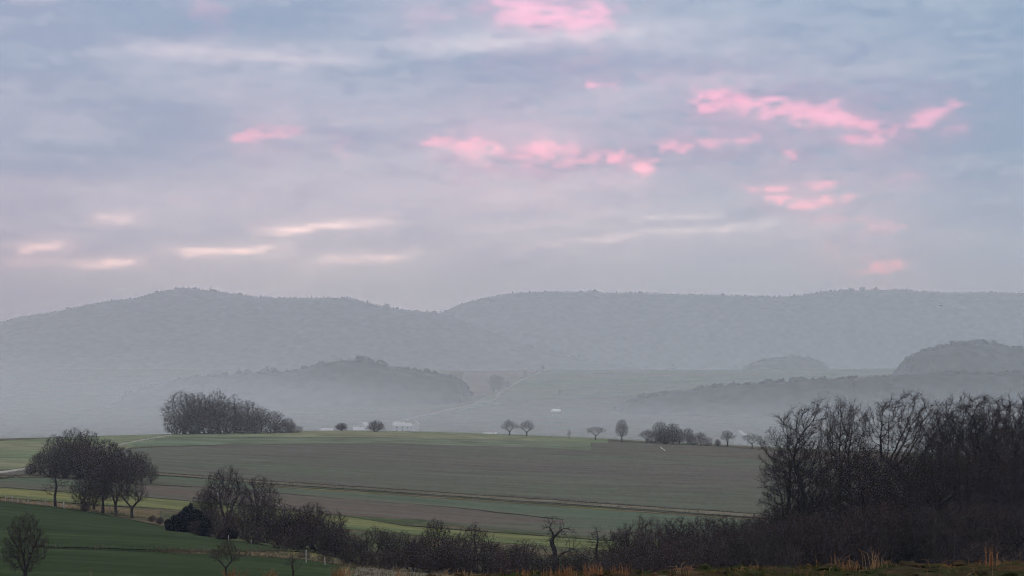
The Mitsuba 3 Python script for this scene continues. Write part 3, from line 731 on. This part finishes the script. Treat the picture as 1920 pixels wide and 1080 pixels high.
# the wood at the right
plant('oak_tree', 'grown_edge_oak', 1545, 128, 745, 'wide bare oak at the left edge of the right wood with long low spreading boughs', turn=0, w=.9)
plant('oak_tree', 'grown_tall_oak', 1708, 126, 733, 'tall bare oak whose dark flat crown rises above the wood right of the gap', turn=0, w=.92)
plant('oak_tree', 'grown_forest_tree', 1470, 134, 775, 'bare oak with a narrow pointed tip at the left end of the wood', 'oaks of the wood', w=.9, turn=40)
plant('oak_tree', 'grown_forest_tree_001', 1588, 136, 748, 'bare upright oak just left of the gap in the top of the wood', w=.85, turn=10)
WOOD = 'bare trees massed in the wood'
WL = 'bare dark tree among the crowded trunks of the right wood'
r_ = np.random.default_rng(77)
vs_ = ['grown_forest_tree', 'grown_forest_tree_001', 'grown_tall_oak']
for i, (px, d, top) in enumerate([(1640, 142, 840), (1668, 134, 830), (1755, 134, 752), (1790, 128, 740), (1822, 132, 738), (1852, 127, 741), (1880, 133, 744), (1908, 128, 739), (1940, 130, 745), (1985, 126, 740),
                                  (1520, 142, 850), (1615, 150, 840), (1700, 148, 830), (1770, 150, 820), (1835, 148, 815), (1895, 150, 810), (1960, 146, 805), (1560, 122, 850), (1630, 121, 830), (1690, 119, 850), (1750, 120, 830),
                                  (1810, 120, 815), (1870, 119, 825), (1925, 121, 810), (2030, 132, 745)]):
    plant('wood_tree', vs_[i % 2] if i % 5 else vs_[2], px, d, top, WL, WOOD, w=.95 + .25 * r_.random())
for i, (px, d, top) in enumerate([(1455, 120, 985), (1495, 118, 965), (1535, 116, 960), (1580, 117, 950), (1625, 115, 945), (1670, 116, 940), (1720, 115, 950), (1765, 114, 945), (1810, 115, 940), (1855, 114, 945), (1905, 113, 940), (1950, 114, 940), (1600, 130, 900), (1680, 128, 895), (1740, 130, 890), (1800, 128, 880), (1870, 129, 885), (1930, 129, 880), (1510, 130, 915)]):
    plant('undergrowth', 'grown_thicket', px, d, top, 'dark bare undergrowth between the trunks of the right wood', 'undergrowth of the wood', 'shrub', w=1.15)
plant('pale_shrub', 'grown_bush', 1855, 96, 1010, 'pale rounded bare shrub in front of the wood at the lower right', cat='shrub', w=1.3)

# the thickets in front of the sown field, right of centre
plant('thicket', 'grown_thicket', 1210, 128, 966, 'reddish bare thicket, tallest part of the middle hedge left of the dark knobbly tree', cat='shrub', w=1.1)
plant('hedge_tree', 'grown_hedge_tree', 1272, 126, 968, 'dark knobbly bare tree standing in the reddish thicket', w=.85)
for px, d, top in ((1165, 130, 995), (1245, 124, 985), (1320, 130, 972), (1350, 126, 965), (1385, 130, 970), (1420, 124, 972), (1300, 118, 1000), (1200, 118, 1005), (1370, 116, 1000), (1430, 114, 995), (1250, 112, 1010), (1330, 112, 1010), (1400, 136, 968), (1445, 132, 965), (1180, 112, 1025), (1490, 128, 960)):
    plant('thicket', 'grown_thicket', px, d, top, 'reddish grey bare thicket in the hedge in front of the right field', 'thickets of the middle hedge', 'shrub', w=1.2)
plant('slim_tree', 'grown_slim_tree', 1120, 132, 985, 'thin faint bare sapling between the gnarled tree and the reddish thicket', w=1.1)
plant('gnarled_tree', 'grown_gnarled_tree', 1040, 150, 966, 'gnarled old tree with crooked bare limbs before the yellow meadow strip', turn=0, w=1.0)

# the hedge across the middle
plant('hedge_tree', 'grown_round_tree', 424, 165, 873, 'tall rounded bare tree, highest in the left half of the hedge', w=1.0)
plant('hedge_tree', 'grown_hedge_tree', 487, 160, 893, 'bare tree leaning on the right side of the tall rounded tree in the hedge')
plant('hedge_tree', 'grown_hedge_tree', 385, 168, 915, 'bare tree on the left side of the tall rounded tree in the hedge', w=.9)
plant('hedge_tree', 'grown_orchard_tree_001', 515, 156, 935, 'low crooked bare tree in the dip of the hedge', w=.9)
plant('hedge_tree', 'grown_hedge_tree', 585, 150, 941, 'broad dark bare tree filling the middle of the hedge', w=1.05)
plant('hedge_tree', 'grown_hedge_tree', 545, 146, 960, 'dark bare tree in front of the broad hedge tree, on its left', w=1.1)
for px, d, top in ((525, 152, 955), (562, 149, 950), (602, 147, 955), (632, 142, 976), (335, 166, 962), (365, 164, 948), (400, 162, 950), (410, 150, 985), (372, 156, 975), (455, 158, 945), (500, 152, 965), (555, 144, 985), (610, 142, 985), (645, 140, 1005), (430, 156, 960), (680, 140, 1010), (770, 138, 1015), (850, 136, 1020), (930, 138, 1030)):
    plant('hedge_shrub', 'grown_thicket', px, d, top, 'dark bare shrub filling the foot of the hedge', 'shrubs at the foot of the hedge', 'shrub', w=1.25)
for px, d, top, lb in ((345, 160, 958, 'dark evergreen shrub at the left end of the hedge'), (385, 155, 968, 'dark evergreen shrub, second from the left end of the hedge'), (425, 151, 988, 'dark evergreen shrub, third from the left end of the hedge'), (358, 162, 944, 'small upright evergreen poking above the left end of the hedge')):
    plant('evergreen_shrub', 'grown_evergreen', px, d, top, lb, None, 'shrub', w=1.0 if top > 940 else .6)
plant('hedge_tree', 'grown_orchard_tree', 700, 132, 985, 'bare fruit tree with a leaning trunk right of the broad hedge tree', w=.95)
plant('hedge_tree', 'grown_hedge_tree', 755, 138, 995, 'bare hedge tree between the leaning fruit tree and the tall tufted tree', w=.9)
plant('hedge_tree', 'grown_hedge_tree', 818, 134, 972, 'bare tree with a tall tufted top in the middle of the lower hedge', w=.8)
for px, d, top, lb in ((662, 138, 1000, 'rounded bare tree just right of the broad hedge tree'), (728, 140, 992, 'bare tree behind the leaning fruit tree'), (787, 139, 1002, 'low bare tree left of the tall tufted tree'), (852, 138, 1000, 'low bare tree right of the tall tufted tree'),
                       (922, 136, 1016, 'low bare tree below the left part of the yellow meadow'), (955, 134, 1022, 'small dark bare tree below the middle of the yellow meadow')):
    plant('hedge_tree', 'grown_hedge_tree', px, d, top, lb, w=1.0)
plant('hedge_tree', 'grown_orchard_tree', 888, 132, 983, 'bare tree with a single spire of twigs left of the yellow meadow', w=.95)
plant('hedge_tree', 'grown_slim_tree', 890, 133, 978, 'thin bare leader rising out of the hedge left of the yellow meadow', w=.8)
plant('hedge_tree', 'grown_orchard_tree', 985, 130, 1010, 'low dark bare tree left of the gnarled tree', w=1.1)
plant('hedge_tree', 'grown_orchard_tree_001', 1075, 126, 1026, 'low crooked bare tree right of the gnarled tree', w=1.1)
for px, d, top in ((570, 126, 1030), (610, 124, 1032), (650, 122, 1025), (685, 121, 1030), (735, 120, 1028), (775, 122, 1020), (805, 118, 1034), (838, 120, 1022), (868, 119, 1028), (905, 121, 1018), (935, 118, 1030), (970, 122, 1024), (1000, 118, 1036), (1035, 119, 1040), (1090, 120, 1036), (1140, 118, 1034), (530, 140, 1000), (475, 146, 985), (1010, 126, 1035), (945, 124, 1040), (1060, 120, 1045), (1120, 122, 1030), (720, 128, 1030), (800, 126, 1030), (870, 126, 1032)):
    plant('hedge_shrub', 'grown_thicket', px, d, top, 'dark bare shrub filling the foot of the hedge', 'shrubs at the foot of the hedge', 'shrub', w=1.4)

# near trees on the meadow
plant('meadow_tree', 'grown_hedge_tree', 47, 88, 962, 'small bushy bare tree alone on the near meadow at the left edge', w=.78, turn=20)
plant('meadow_tree', 'grown_orchard_tree', 424, 92, 1008, 'small bare bush tree at the bottom edge of the meadow left of centre', w=.7)
plant('meadow_tree', 'grown_slim_tree', 549, 96, 1038, 'thin bare sapling at the bottom edge under the hedge', w=1.5)

# the group by the fence posts
plant('fence_tree', 'grown_slim_tree', 104, 193, 872, 'slender crooked bare tree beside the white fence posts', w=1.1, turn=180)
plant('fence_tree', 'grown_hedge_tree', 157, 190, 884, 'bare tree, second from the left in the row above the meadow', w=.9)
plant('fence_tree', 'grown_round_tree', 193, 187, 862, 'tall dense bare tree in the centre of the row above the meadow', w=.85)
plant('fence_tree', 'grown_round_tree', 217, 184, 860, 'bare forked tree just right of the centre of the row above the meadow', w=.8)
plant('fence_tree', 'grown_orchard_tree', 248, 181, 890, 'spreading bare tree at the right end of the row above the meadow', w=.85)
plant('fence_tree', 'grown_hedge_tree', 176, 194, 892, 'low bushy bare tree behind the row above the meadow')
for px, d, top in ((300, 172, 968), (160, 186, 940), (285, 176, 965), (335, 166, 975)):
    plant('low_shrub', 'grown_bush', px, d, top, 'low bare shrub on the upper edge of the meadow', 'low shrubs along the meadow edge', 'shrub', w=.9)
# the thicket on the slope behind them
for px, d, top, lb in ((75, 292, 848, 'low bare bush at the left end of the slope thicket'), (105, 296, 815, 'bare tree in the left part of the slope thicket'), (135, 300, 802, 'highest bare tree of the slope thicket'),
                       (165, 300, 806, 'bare tree right of the highest one in the slope thicket'), (198, 298, 822, 'bare tree in the middle of the slope thicket'), (232, 294, 838, 'bare tree in the right part of the slope thicket'),
                       (265, 290, 846, 'bare tree near the right end of the slope thicket'), (283, 286, 868, 'low bare bush at the right end of the slope thicket')):
    plant('slope_tree', 'grown_hedge_tree' if px % 2 else 'grown_bush', px, d, top, lb, None, 'tree', w=.95)
for px, d, top in ((95, 286, 842), (125, 286, 832), (150, 288, 825), (185, 286, 842), (215, 284, 850), (245, 282, 856), (58, 290, 868)):
    plant('slope_shrub', 'grown_thicket', px, d, top, 'dark bare shrub at the foot of the slope thicket', 'shrubs of the slope thicket', 'shrub', w=1.5)

# on the crest
for px, d, top, v, lb in ((345, 520, 733, 'grown_hedge_tree', 'bare tree at the left end of the misty copse on the crest'), (372, 522, 735, 'grown_round_tree', 'bare tree, second from the left in the misty copse on the crest'),
                          (410, 516, 730, 'grown_orchard_tree', 'rounded bare tree standing clear above the misty copse'), (440, 520, 738, 'grown_slim_tree', 'slim bare tree standing above the misty copse, right of the rounded one'),
                          (395, 526, 748, 'grown_hedge_tree', 'bare tree behind the rounded one in the misty copse'), (425, 528, 752, 'grown_hedge_tree', 'bare tree below the slim one in the misty copse'),
                          (462, 522, 750, 'grown_hedge_tree', 'bare tree in the middle of the misty copse'), (490, 524, 762, 'grown_round_tree', 'bare tree right of the middle of the misty copse'),
                          (515, 520, 770, 'grown_hedge_tree', 'bare tree in the right part of the misty copse'), (540, 522, 783, 'grown_hedge_tree', 'lower bare tree near the right end of the misty copse')):
    plant('copse_tree', v, px, d, top, lb, w=1.25 if v != 'grown_orchard_tree' else .8)
for px, d, top in ((332, 514, 775), (360, 512, 765), (390, 512, 768), (420, 512, 772), (450, 512, 772), (480, 512, 780), (508, 512, 786), (535, 514, 791), (553, 518, 796)):
    plant('copse_shrub', 'grown_thicket', px, d, top, 'grey bare shrub at the foot of the misty copse', 'shrubs of the misty copse', 'shrub', w=1.5)
plant('crest_bush', 'grown_bush', 640, 535, 792, 'faint low bush on the crest left of the rounded bush', cat='bush', w=1.4)
plant('crest_bush', 'grown_bush', 705, 530, 787, 'grey rounded bush on the crest between the white village roofs', cat='bush', w=1.1)
plant('crest_tree', 'grown_orchard_tree', 955, 536, 786, 'left one of the pair of small fruit trees on the crest', turn=30)
plant('crest_tree', 'grown_orchard_tree', 988, 535, 787, 'right one of the pair of small fruit trees on the crest', turn=150)
plant('crest_tree', 'grown_slim_tree', 1067, 528, 804, 'tiny thin tree on the crest, smallest of the row')
plant('crest_tree', 'grown_orchard_tree_001', 1117, 524, 798, 'small umbrella shaped fruit tree on the crest', turn=0)
plant('crest_tree', 'grown_round_tree', 1166, 522, 785, 'dense oval tree on the crest, tallest of the single ones', w=.85)
for px, d, top, v, lb in ((1213, 522, 804, 'grown_orchard_tree', 'small bare tree at the left end of the misty clump right on the crest'), (1238, 526, 790, 'grown_hedge_tree', 'large rounded bare tree of the misty clump on the right of the crest'),
                          (1262, 524, 792, 'grown_round_tree', 'bare tree right of the largest in the misty clump on the crest'), (1290, 526, 802, 'grown_hedge_tree', 'lower bare tree in the right part of the right crest clump'),
                          (1314, 514, 808, 'grown_orchard_tree', 'spreading small tree right of the misty clump on the crest'), (1364, 512, 806, 'grown_orchard_tree', 'single small tree before the white house on the crest'),
                          (1410, 505, 812, 'grown_orchard_tree_001', 'bare tree on the crest beside the big oak wood'), (1428, 508, 822, 'grown_orchard_tree', 'small bare tree half hidden behind the oak boughs on the crest')):
    plant('crest_tree', v, px, d, top, lb, w=1.1)
for px, d, top in ((1224, 520, 808), (1247, 518, 802), (1274, 519, 804), (1300, 517, 813), (1325, 514, 819), (1346, 513, 823)):
    plant('crest_shrub', 'grown_thicket', px, d, top, 'grey bare shrub filling the misty clump on the right of the crest', 'shrubs of the right crest clump', 'shrub', w=1.4)
plant('crest_bush', 'grown_bush', 1250, 516, 812, 'low bush under the clump on the right of the crest', cat='bush', w=2.0)
# far single trees on the plateau
for px, py, top, lb in ((926, 735, 700, 'faint far copse tree beside the country lane'), (936, 733, 704, 'second faint copse tree right beside the country lane'), (1050, 742, 730, 'faint lone bush in the far green field'), (952, 728, 714, 'faint small bush right of the far copse'),
                        (1018, 692, 684, 'tiny faint tree on the edge of the far plateau'), (985, 705, 694, 'faint tree by the upper end of the country lane'), (1262, 692, 684, 'tiny faint tree on the plateau edge right of centre')):
    X_, D_ = at(np.array([px]), np.array([py]), 1200)
    plant('far_tree', 'grown_hedge_tree', px, float(D_[0]), top, lb)


# ---------------------------------------------------------------- the village in the mist
def box(x0, x1, y0, y1, z0, z1):
    m = trimesh.creation.box((x1 - x0, y1 - y0, z1 - z0))
    m.apply_translation(((x0 + x1) / 2, (y0 + y1) / 2, (z0 + z1) / 2))
    return np.array(m.vertices), np.array(m.faces)


def gable(l, w, h, over=.5, thick=.25):
    """Two roof slopes of an l by w house whose ridge runs along x, h above the eaves."""
    out = []
    for s in (-1, 1):
        e = w / 2 + over
        dz = h * over / (w / 2)
        a = np.array([[x, y, z] for x in (-l / 2 - over, l / 2 + over) for y, z in ((s * .0, h), (s * e, -dz), (s * e, -dz + thick), (s * .0, h + thick))], float)
        f = np.array([[0, 1, 2], [0, 2, 3], [4, 6, 5], [4, 7, 6], [0, 4, 5], [0, 5, 1], [1, 5, 6], [1, 6, 2], [2, 6, 7], [2, 7, 3], [3, 7, 4], [3, 4, 0]])
        out.append((a, f))
    return join(out)


def house(kind, px, d, row_ridge, l, w, eave, rise, turn, roof, label, chimney=True, bury=6.0, walls='mat_plaster'):
    n = COUNT.get(kind, 0)
    COUNT[kind] = n + 1
    key = kind if n == 0 else f'{kind}_{n:03d}'
    x = px2x(px, d)
    z = py2z(row_ridge, d) - eave - rise
    M = T().translate([x, d, z]).rotate([0, 0, 1], turn)
    # the walls reach down to the valley floor
    foot = float(gz(x, d)) - z - .3
    foot = max(min(foot, -.3), -bury)
    wall = join([box(-l / 2, l / 2, -w / 2, w / 2, foot, eave)] + [(np.array([[sx * l / 2, -w / 2, eave], [sx * l / 2, w / 2, eave], [sx * l / 2, 0, eave + rise], [sx * (l / 2 - .3), -w / 2, eave], [sx * (l / 2 - .3), w / 2, eave], [sx * (l / 2 - .3), 0, eave + rise]]),
                                                                 np.array([[0, 1, 2], [3, 5, 4], [0, 2, 5], [0, 5, 3], [1, 4, 5], [1, 5, 2]])) for sx in (-1, 1)])
    scene[f'{key}__wall'] = mikit.ply(wall, walls, to_world=M)
    rf = gable(l, w, rise)
    scene[f'{key}__roof'] = mikit.ply((rf[0] + [0, 0, eave + .003], rf[1]), roof, to_world=M)
    if chimney:
        scene[f'{key}__roof__chimney'] = mikit.ply(box(l * .2, l * .2 + .7, -.35, .35, eave + rise * .5, eave + rise + 1.0), 'mat_roof_red', to_world=M)
    k = 0
    for i in range(max(2, int(l // 3.5))):
        cx = -l / 2 + (i + .5) * l / max(2, int(l // 3.5))
        for zz in ([eave - 1.9] if eave < 4.5 else [eave - 1.9, eave - 4.6]):
            scene[f'{key}__window' + (f'_{k:03d}' if k else '')] = mikit.ply(box(cx - .55, cx + .55, -w / 2 - .05, -w / 2 + .02, zz, zz + 1.3), 'mat_pane', to_world=M)
            k += 1
    labels[key] = {'label': label, 'category': 'barn' if 'barn' in kind else 'house'}


house('barn', 1043, 1450, 767.5, 8.5, 9, 3.2, 1.9, 0, 'mat_white', 'long white roofed barn alone in the misty valley right of centre', False, 1.0, 'mat_pole')
house('house', 682, 1180, 792, 9, 8, 5.0, 3.2, 70, 'mat_roof', 'pale house half hidden by the rounded bush on the crest')
house('house', 672, 1170, 801, 8, 7, 3.0, 2.6, 10, 'mat_roof', 'low pale house left of the rounded bush in the mist')
house('house', 748, 1220, 791.5, 10, 8, 5.0, 2.8, 15, 'mat_roof', 'long pale house in the mist right of the rounded bush')
house('house', 765, 1240, 793.5, 11, 8, 4.0, 2.4, 0, 'mat_roof', 'low pale building in the mist beside the gabled house')
house('house', 779, 1210, 789, 5, 6, 5.0, 3.0, 90, 'mat_white', 'narrow white gabled house at the right end of the misty row')
house('house', 612, 1200, 803, 10, 8, 3.0, 2.4, 20, 'mat_roof', 'faint low house left of the crest bushes')
house('house', 920, 1150, 811.5, 10, 8, 3.0, 2.4, 0, 'mat_roof', 'roof just showing over the crest left of the pair of fruit trees')
house('house', 1342, 1050, 818, 9, 8, 4.0, 3.4, 80, 'mat_roof_red', 'house with reddish roof behind the crest trees at the right')
house('house', 1387, 1040, 808, 8, 8, 5.0, 3.0, 65, 'mat_roof', 'white gabled house between the crest trees near the oak wood')


# ---------------------------------------------------------------- posts, poles and small things
def prism(r, h, sides=6, point=.12):
    a = np.arange(sides) * 2 * np.pi / sides
    ring = np.stack([np.cos(a) * r, np.sin(a) * r], -1)
    v = np.vstack([np.c_[ring, np.full(sides, -.25)], np.c_[ring * .92, np.full(sides, h - point)], [[0, 0, h]]])
    f = [[i, (i + 1) % sides, sides + (i + 1) % sides] for i in range(sides)] + [[i, sides + (i + 1) % sides, sides + i] for i in range(sides)] + [[sides + i, sides + (i + 1) % sides, 2 * sides] for i in range(sides)]
    return v, np.array(f)


def post(px, base_row, top_row, label, group=None, rad=.075, mat='mat_post', lean=0, d=None, kind='fence_post', thin=1):
    n = COUNT.get(kind, 0)
    COUNT[kind] = n + 1
    key = kind if n == 0 else f'{kind}_{n:03d}'
    if d is None:
        X, Y = at(np.array([px]), np.array([base_row]))
        x, d = float(X[0]), float(Y[0])
    x = px2x(px, d)
    z = float(gz(x, d))
    h = (base_row - top_row) / F * d
    scene[key] = mikit.ply(prism(rad, h), mat, to_world=T().translate([x, d, z]).rotate([0, 1, 0], lean).rotate([0, 0, 1], px))
    labels[key] = {'label': label, 'category': 'post'}
    if group:
        labels[key]['group'] = group


for i, (px, b, t) in enumerate([(10.5, 940.5, 928), (17.5, 941.5, 936), (22, 941.8, 928.5), (34, 943, 932), (45, 944.5, 936), (72, 948, 939), (80.5, 949, 941.5), (85.5, 949.3, 936.5), (90.5, 950, 945), (52.5, 945, 930)]):
    post(px, b, t, ['leftmost pale post of the uneven row along the meadow edge', 'very short post, second from the left in the meadow edge row', 'tall post, third from the left in the meadow edge row', 'pale post, fourth from the left in the meadow edge row', 'pale post, fifth from the left in the meadow edge row', 'short post, seventh from the left in the meadow edge row', 'short post, third from the right in the meadow edge row', 'tallest post, second from the right in the meadow edge row', 'tiny rightmost post of the meadow edge row', 'faint post, sixth from the left in the meadow edge row'][i], 'posts along the meadow edge', lean=[0, 3, 5, -1, 2, 4, 0, 3, -3, 1][i], rad=.07)
post(119.8, 954, 941, 'white post standing alone right of the slender crooked tree', rad=.07, mat='mat_plaster')
for px, b, t in ((428.5, 1016, 1003), (471.5, 1020, 1009.5), (574, 1056, 1030), (609, 1060, 1044)):
    post(px, b, t, 'thin grey post of the wire fence below the hedge', 'posts of the wire fence below the hedge', rad=.06)


def pole(px, d, top, arm, label):
    n = COUNT.get('utility_pole', 0)
    COUNT['utility_pole'] = n + 1
    key = 'utility_pole' if n == 0 else f'utility_pole_{n:03d}'
    x = px2x(px, d)
    z = float(gz(x, d))
    h = py2z(top, d) - z
    M = T().translate([x, d, z])
    scene[f'{key}__shaft'] = mikit.ply(prism(.07, h, 7), 'mat_pole', to_world=M)
    scene[f'{key}__cross_arm'] = mikit.ply(box(-arm, arm, -.06, .06, h - .8, h - .62), 'mat_pole', to_world=M)
    labels[key] = {'label': label, 'category': 'pole'}


pole(1032, 1000, 781, .9, 'thin utility pole rising behind the crest just left of the white roofed barn')

# a pale length of pipe lying on the brown strip
X_, Y_ = at(np.array([1238., 1247.]), np.array([840., 847.]))
zz = gz(X_, Y_) + .35
v_, f_ = tubes(np.array([[X_[0], Y_[0], zz[0]]]), np.array([[X_[1], Y_[1], zz[1]]]), np.array([.08]), np.array([.08]), 8)
scene['pipe'] = mikit.ply((v_, f_), 'mat_white')
labels['pipe'] = {'label': 'pale pipe lying aslant on the brown strip under the misty clump', 'category': 'pipe'}

# a bird far up before the right ridge
bx, bd, bz = px2x(1764, 260), 260.0, py2z(573, 260)
body = trimesh.creation.icosphere(2)
bv = np.array(body.vertices) * [.16, .06, .055]
bv[:, 2] *= 1 - .5 * np.clip(bv[:, 0] / .16, 0, 1)
M = T().translate([bx, bd, bz]).rotate([0, 0, 1], 20)
scene['bird__body'] = mikit.ply((bv, np.array(body.faces)), 'mat_bird', smooth=True, to_world=M)
for i, s in enumerate((-1, 1)):
    wv = np.array([[.08, s * .03, .01], [-.05, s * .03, .01], [-.06, s * .22, .10], [.07, s * .2, .11], [-.08, s * .42, .06]], float)
    wv = np.vstack([wv, wv + [0, 0, .012]])
    wf = np.array([[0, 1, 2], [0, 2, 3], [3, 2, 4], [5, 7, 6], [5, 8, 7], [8, 9, 7], [0, 3, 8], [0, 8, 5], [3, 4, 9], [3, 9, 8], [1, 6, 7], [1, 7, 2], [2, 7, 9], [2, 9, 4]])
    scene['bird__wing' + ('_001' if i else '')] = mikit.ply((wv, wf), 'mat_bird', to_world=M)
labels['bird'] = {'label': 'tiny dark bird flying before the hazy right ridge', 'category': 'bird'}


# ---------------------------------------------------------------- rough grass along field edges, and the near bank
def blades(x, y, h, r, lean=.35, width=.006, z0=None):
    """Bent tapering blades standing on the ground, three faces round."""
    n = len(x)
    z = gz(x, y) if z0 is None else z0
    b = np.stack([x, y, z], -1)
    a = r.uniform(0, 2 * np.pi, n)
    l = r.random(n) * lean
    dirh = np.stack([np.cos(a), np.sin(a), np.zeros(n)], -1)
    mid = b + dirh * (l * h * .35)[:, None] + np.array([0, 0, 1.0]) * (h * .6)[:, None]
    tip = b + dirh * (l * h * 1.15)[:, None] + np.array([0, 0, 1.0]) * (h * (1 - .35 * l))[:, None]
    w = np.broadcast_to(width, n)
    return join([tubes(b - [0, 0, .06], mid, w, w * .75, 3), spikes(mid, tip, w * .75)])


r_ = np.random.default_rng(5)
# soil clods and moss on the lip of the field
n = 900
x, y = r_.uniform(-5.5, 5.5, n), r_.uniform(9.2, 12.6, n)
ico = trimesh.creation.icosphere(1)
s = r_.uniform(.015, .06, n) * (.6 + .8 * r_.random(n))
cv = np.array(ico.vertices)[None] * (1 + r_.normal(0, .22, (n, len(ico.vertices), 1))) * s[:, None, None] * [1.3, 1.2, .8]
cv = cv + np.stack([x, y, gz(x, y) + s * .2], -1)[:, None]
cf = np.array(ico.faces)[None] + (np.arange(n) * len(ico.vertices))[:, None, None]
scene['soil_clods'] = mikit.ply((cv.reshape(-1, 3), cf.reshape(-1, 3)), 'mat_soil')
labels['soil_clods'] = {'kind': 'stuff', 'label': 'dark clods of earth on the near field edge', 'category': 'soil'}
GX2, GY2 = np.meshgrid(np.arange(-7, 7.01, .05), np.arange(8.0, 13.01, .05))
GZ2 = gz(GX2, GY2) + .012 + .09 * (meshkit.fbm(np.stack([GX2 * 3.2, GY2 * 3.2, GX2 * 0], -1), 4, 8) - .38) * sst(13, 12.3, GY2) * sst(8.0, 8.6, GY2)
structure('field_edge', np.stack([GX2.ravel(), GY2.ravel(), GZ2.ravel()], -1), grid_faces(*GX2.shape), 'mat_soil', 'dark lumpy earth bank along the near field edge')
n = 20000
x, y = r_.uniform(-5.2, 5.6, n), r_.uniform(9.2, 12.5, n)
keep = meshkit.noise(np.stack([x * 1.6, y * 1.6, x * 0], -1), 3) > .42
x, y = x[keep], y[keep]
scene['grass'] = mikit.ply(blades(x, y, r_.uniform(.025, .085, len(x)), r_, .8, .003), 'mat_blade')
labels['grass'] = {'kind': 'stuff', 'label': 'short dark green and brown grass on the near field edge', 'category': 'grass'}
n = 900
x, y = r_.uniform(-5.2, 5.6, n), r_.uniform(9.6, 12.3, n)
scene['stubble'] = mikit.ply(blades(x, y, r_.uniform(.03, .14, n) * (.6 + .6 * r_.random(n)), r_, 1.5, .0022), 'mat_straw')
labels['stubble'] = {'kind': 'stuff', 'label': 'scattered rusty straw stubble on the near field edge', 'category': 'stubble'}


def tuft(px, top, label, d=11.6, n=14, spread=.05, lean=.35, width=.0026):
    n = int(n * 1.6) if n > 3 else n
    k = COUNT.get('dry_grass_tuft', 0)
    COUNT['dry_grass_tuft'] = k + 1
    key = 'dry_grass_tuft' if k == 0 else f'dry_grass_tuft_{k:03d}'
    r = np.random.default_rng(100 + k)
    x0 = px2x(px, d)
    zb = float(gz(x0, d))
    h = py2z(top, d) - zb
    x, y = x0 + r.normal(0, spread, n), d + r.normal(0, spread, n)
    hh = h * (.35 + .65 * r.random(n) ** .8)
    hh[0] = h
    root = trimesh.creation.icosphere(2)
    rv = np.array(root.vertices) * [spread * 1.5 + .008, spread * 1.5 + .008, .02] * (1 + r.normal(0, .12, (len(root.vertices), 1)))
    x, y = x0 + np.clip(x - x0, -1.5 * spread, 1.5 * spread), d + np.clip(y - d, -1.5 * spread, 1.5 * spread)
    scene[key] = mikit.ply(join([blades(x, y, hh, r, lean, width, np.full(n, zb)), (rv + [x0, d, zb - .05], np.array(root.faces))]), 'mat_straw')
    labels[key] = {'label': label, 'category': 'grass tuft'}


for px, top, lb, kw in ((428, 1056, 'rusty grass tuft at the bottom under the small bush tree', dict(n=22, spread=.03)), (447, 1062, 'short rusty grass tuft just right of the small bush tree', {}), (507, 1056, 'rusty grass tuft under the thin sapling', dict(n=18, spread=.03)),
                        (640, 1051, 'dense orange grass tuft under the leaning fruit tree', dict(n=60, spread=.045)), (748, 1058, 'thin rusty grass tuft under the tall tufted tree', {}), (842, 1060, 'rusty bent grass tuft left of the lower middle', dict(lean=.8)),
                        (873, 1062, 'short orange grass tuft under the thin leader', {}), (984, 1060, 'rusty grass tuft near the bottom centre', dict(n=26)), (1040, 1058, 'spiky rusty grass tuft under the gnarled tree', dict(n=22, spread=.06)),
                        (1064, 1056, 'orange spiky grass tuft right of the gnarled tree', dict(n=26, spread=.05)), (1112, 1050, 'dense orange grass tuft under the thin sapling right of centre', dict(n=44, spread=.05)), (1164, 1050, 'thin rusty grass tuft under the left of the reddish thicket', dict(n=22, spread=.05)),
                        (1290, 1048, 'low curled grass tuft on the bank under the dark knobbly tree', dict(lean=1.4)), (1388, 1052, 'curled dry seed stalks on the bank', dict(lean=1.2, n=8)), (1405, 1058, 'short stiff straw tuft on the bank right of the curled stalks', {}),
                        (1450, 1058, 'rusty straw tuft on the bank left of the tall stalks', dict(lean=1.0)), (1572, 1030, 'tall thin pair of dry stalks leaning left on the bank', dict(n=10, lean=.5, spread=.035)), (1595, 1046, 'rusty tuft right of the tall pair of stalks', dict(n=18)),
                        (1640, 1012, 'tallest straw tuft on the bank before the wood', dict(n=9, lean=.6, spread=.05)), (1660, 1040, 'short straw tuft right of the tallest one', dict(lean=.8)), (1700, 1050, 'spread straw tuft on the bank before the oak wood', dict(lean=1.0)),
                        (1780, 1055, 'bright straw tuft on the bank left of the pale shrub', dict(n=20, lean=.7)), (1860, 1012, 'tall rusty stalk tuft before the pale shrub', dict(n=14, lean=.3, spread=.035)), (1880, 1045, 'short straw tuft right of the tall rusty stalks', {}),
                        (1905, 1052, 'low straw tuft at the right end of the bank', dict(lean=1.0)), (173, 1063, 'single pale dry stalk at the bottom left', dict(n=2, spread=.004, lean=.1)), (245, 1070, 'two faint dry stalks at the bottom left', dict(n=3, spread=.02))):
    tuft(px, top, lb, **kw)

# rough grass standing on verges and banks
vx, vy = [], []
for key, cnt in (('grass_verge', 4200), ('dry_bank', 900), ('tan_bank', 1500), ('red_bank', 900), ('meadow_ditch', 120)):
    w_ = meshkit.WRITTEN[scene[key]['filename']][0]
    k = r_.choice(len(w_), cnt)
    vx.append(w_[k, 0] + r_.normal(0, .8, cnt))
    vy.append(w_[k, 1] + r_.normal(0, .5, cnt))
vx, vy = np.concatenate(vx), np.concatenate(vy)
scene['rough_grass'] = mikit.ply(blades(vx, vy, r_.uniform(.2, .55, len(vx)), r_, 1.0, .03), 'mat_dry')
labels['rough_grass'] = {'kind': 'stuff', 'label': 'tussocky dry grass along the field verges and banks', 'category': 'grass'}
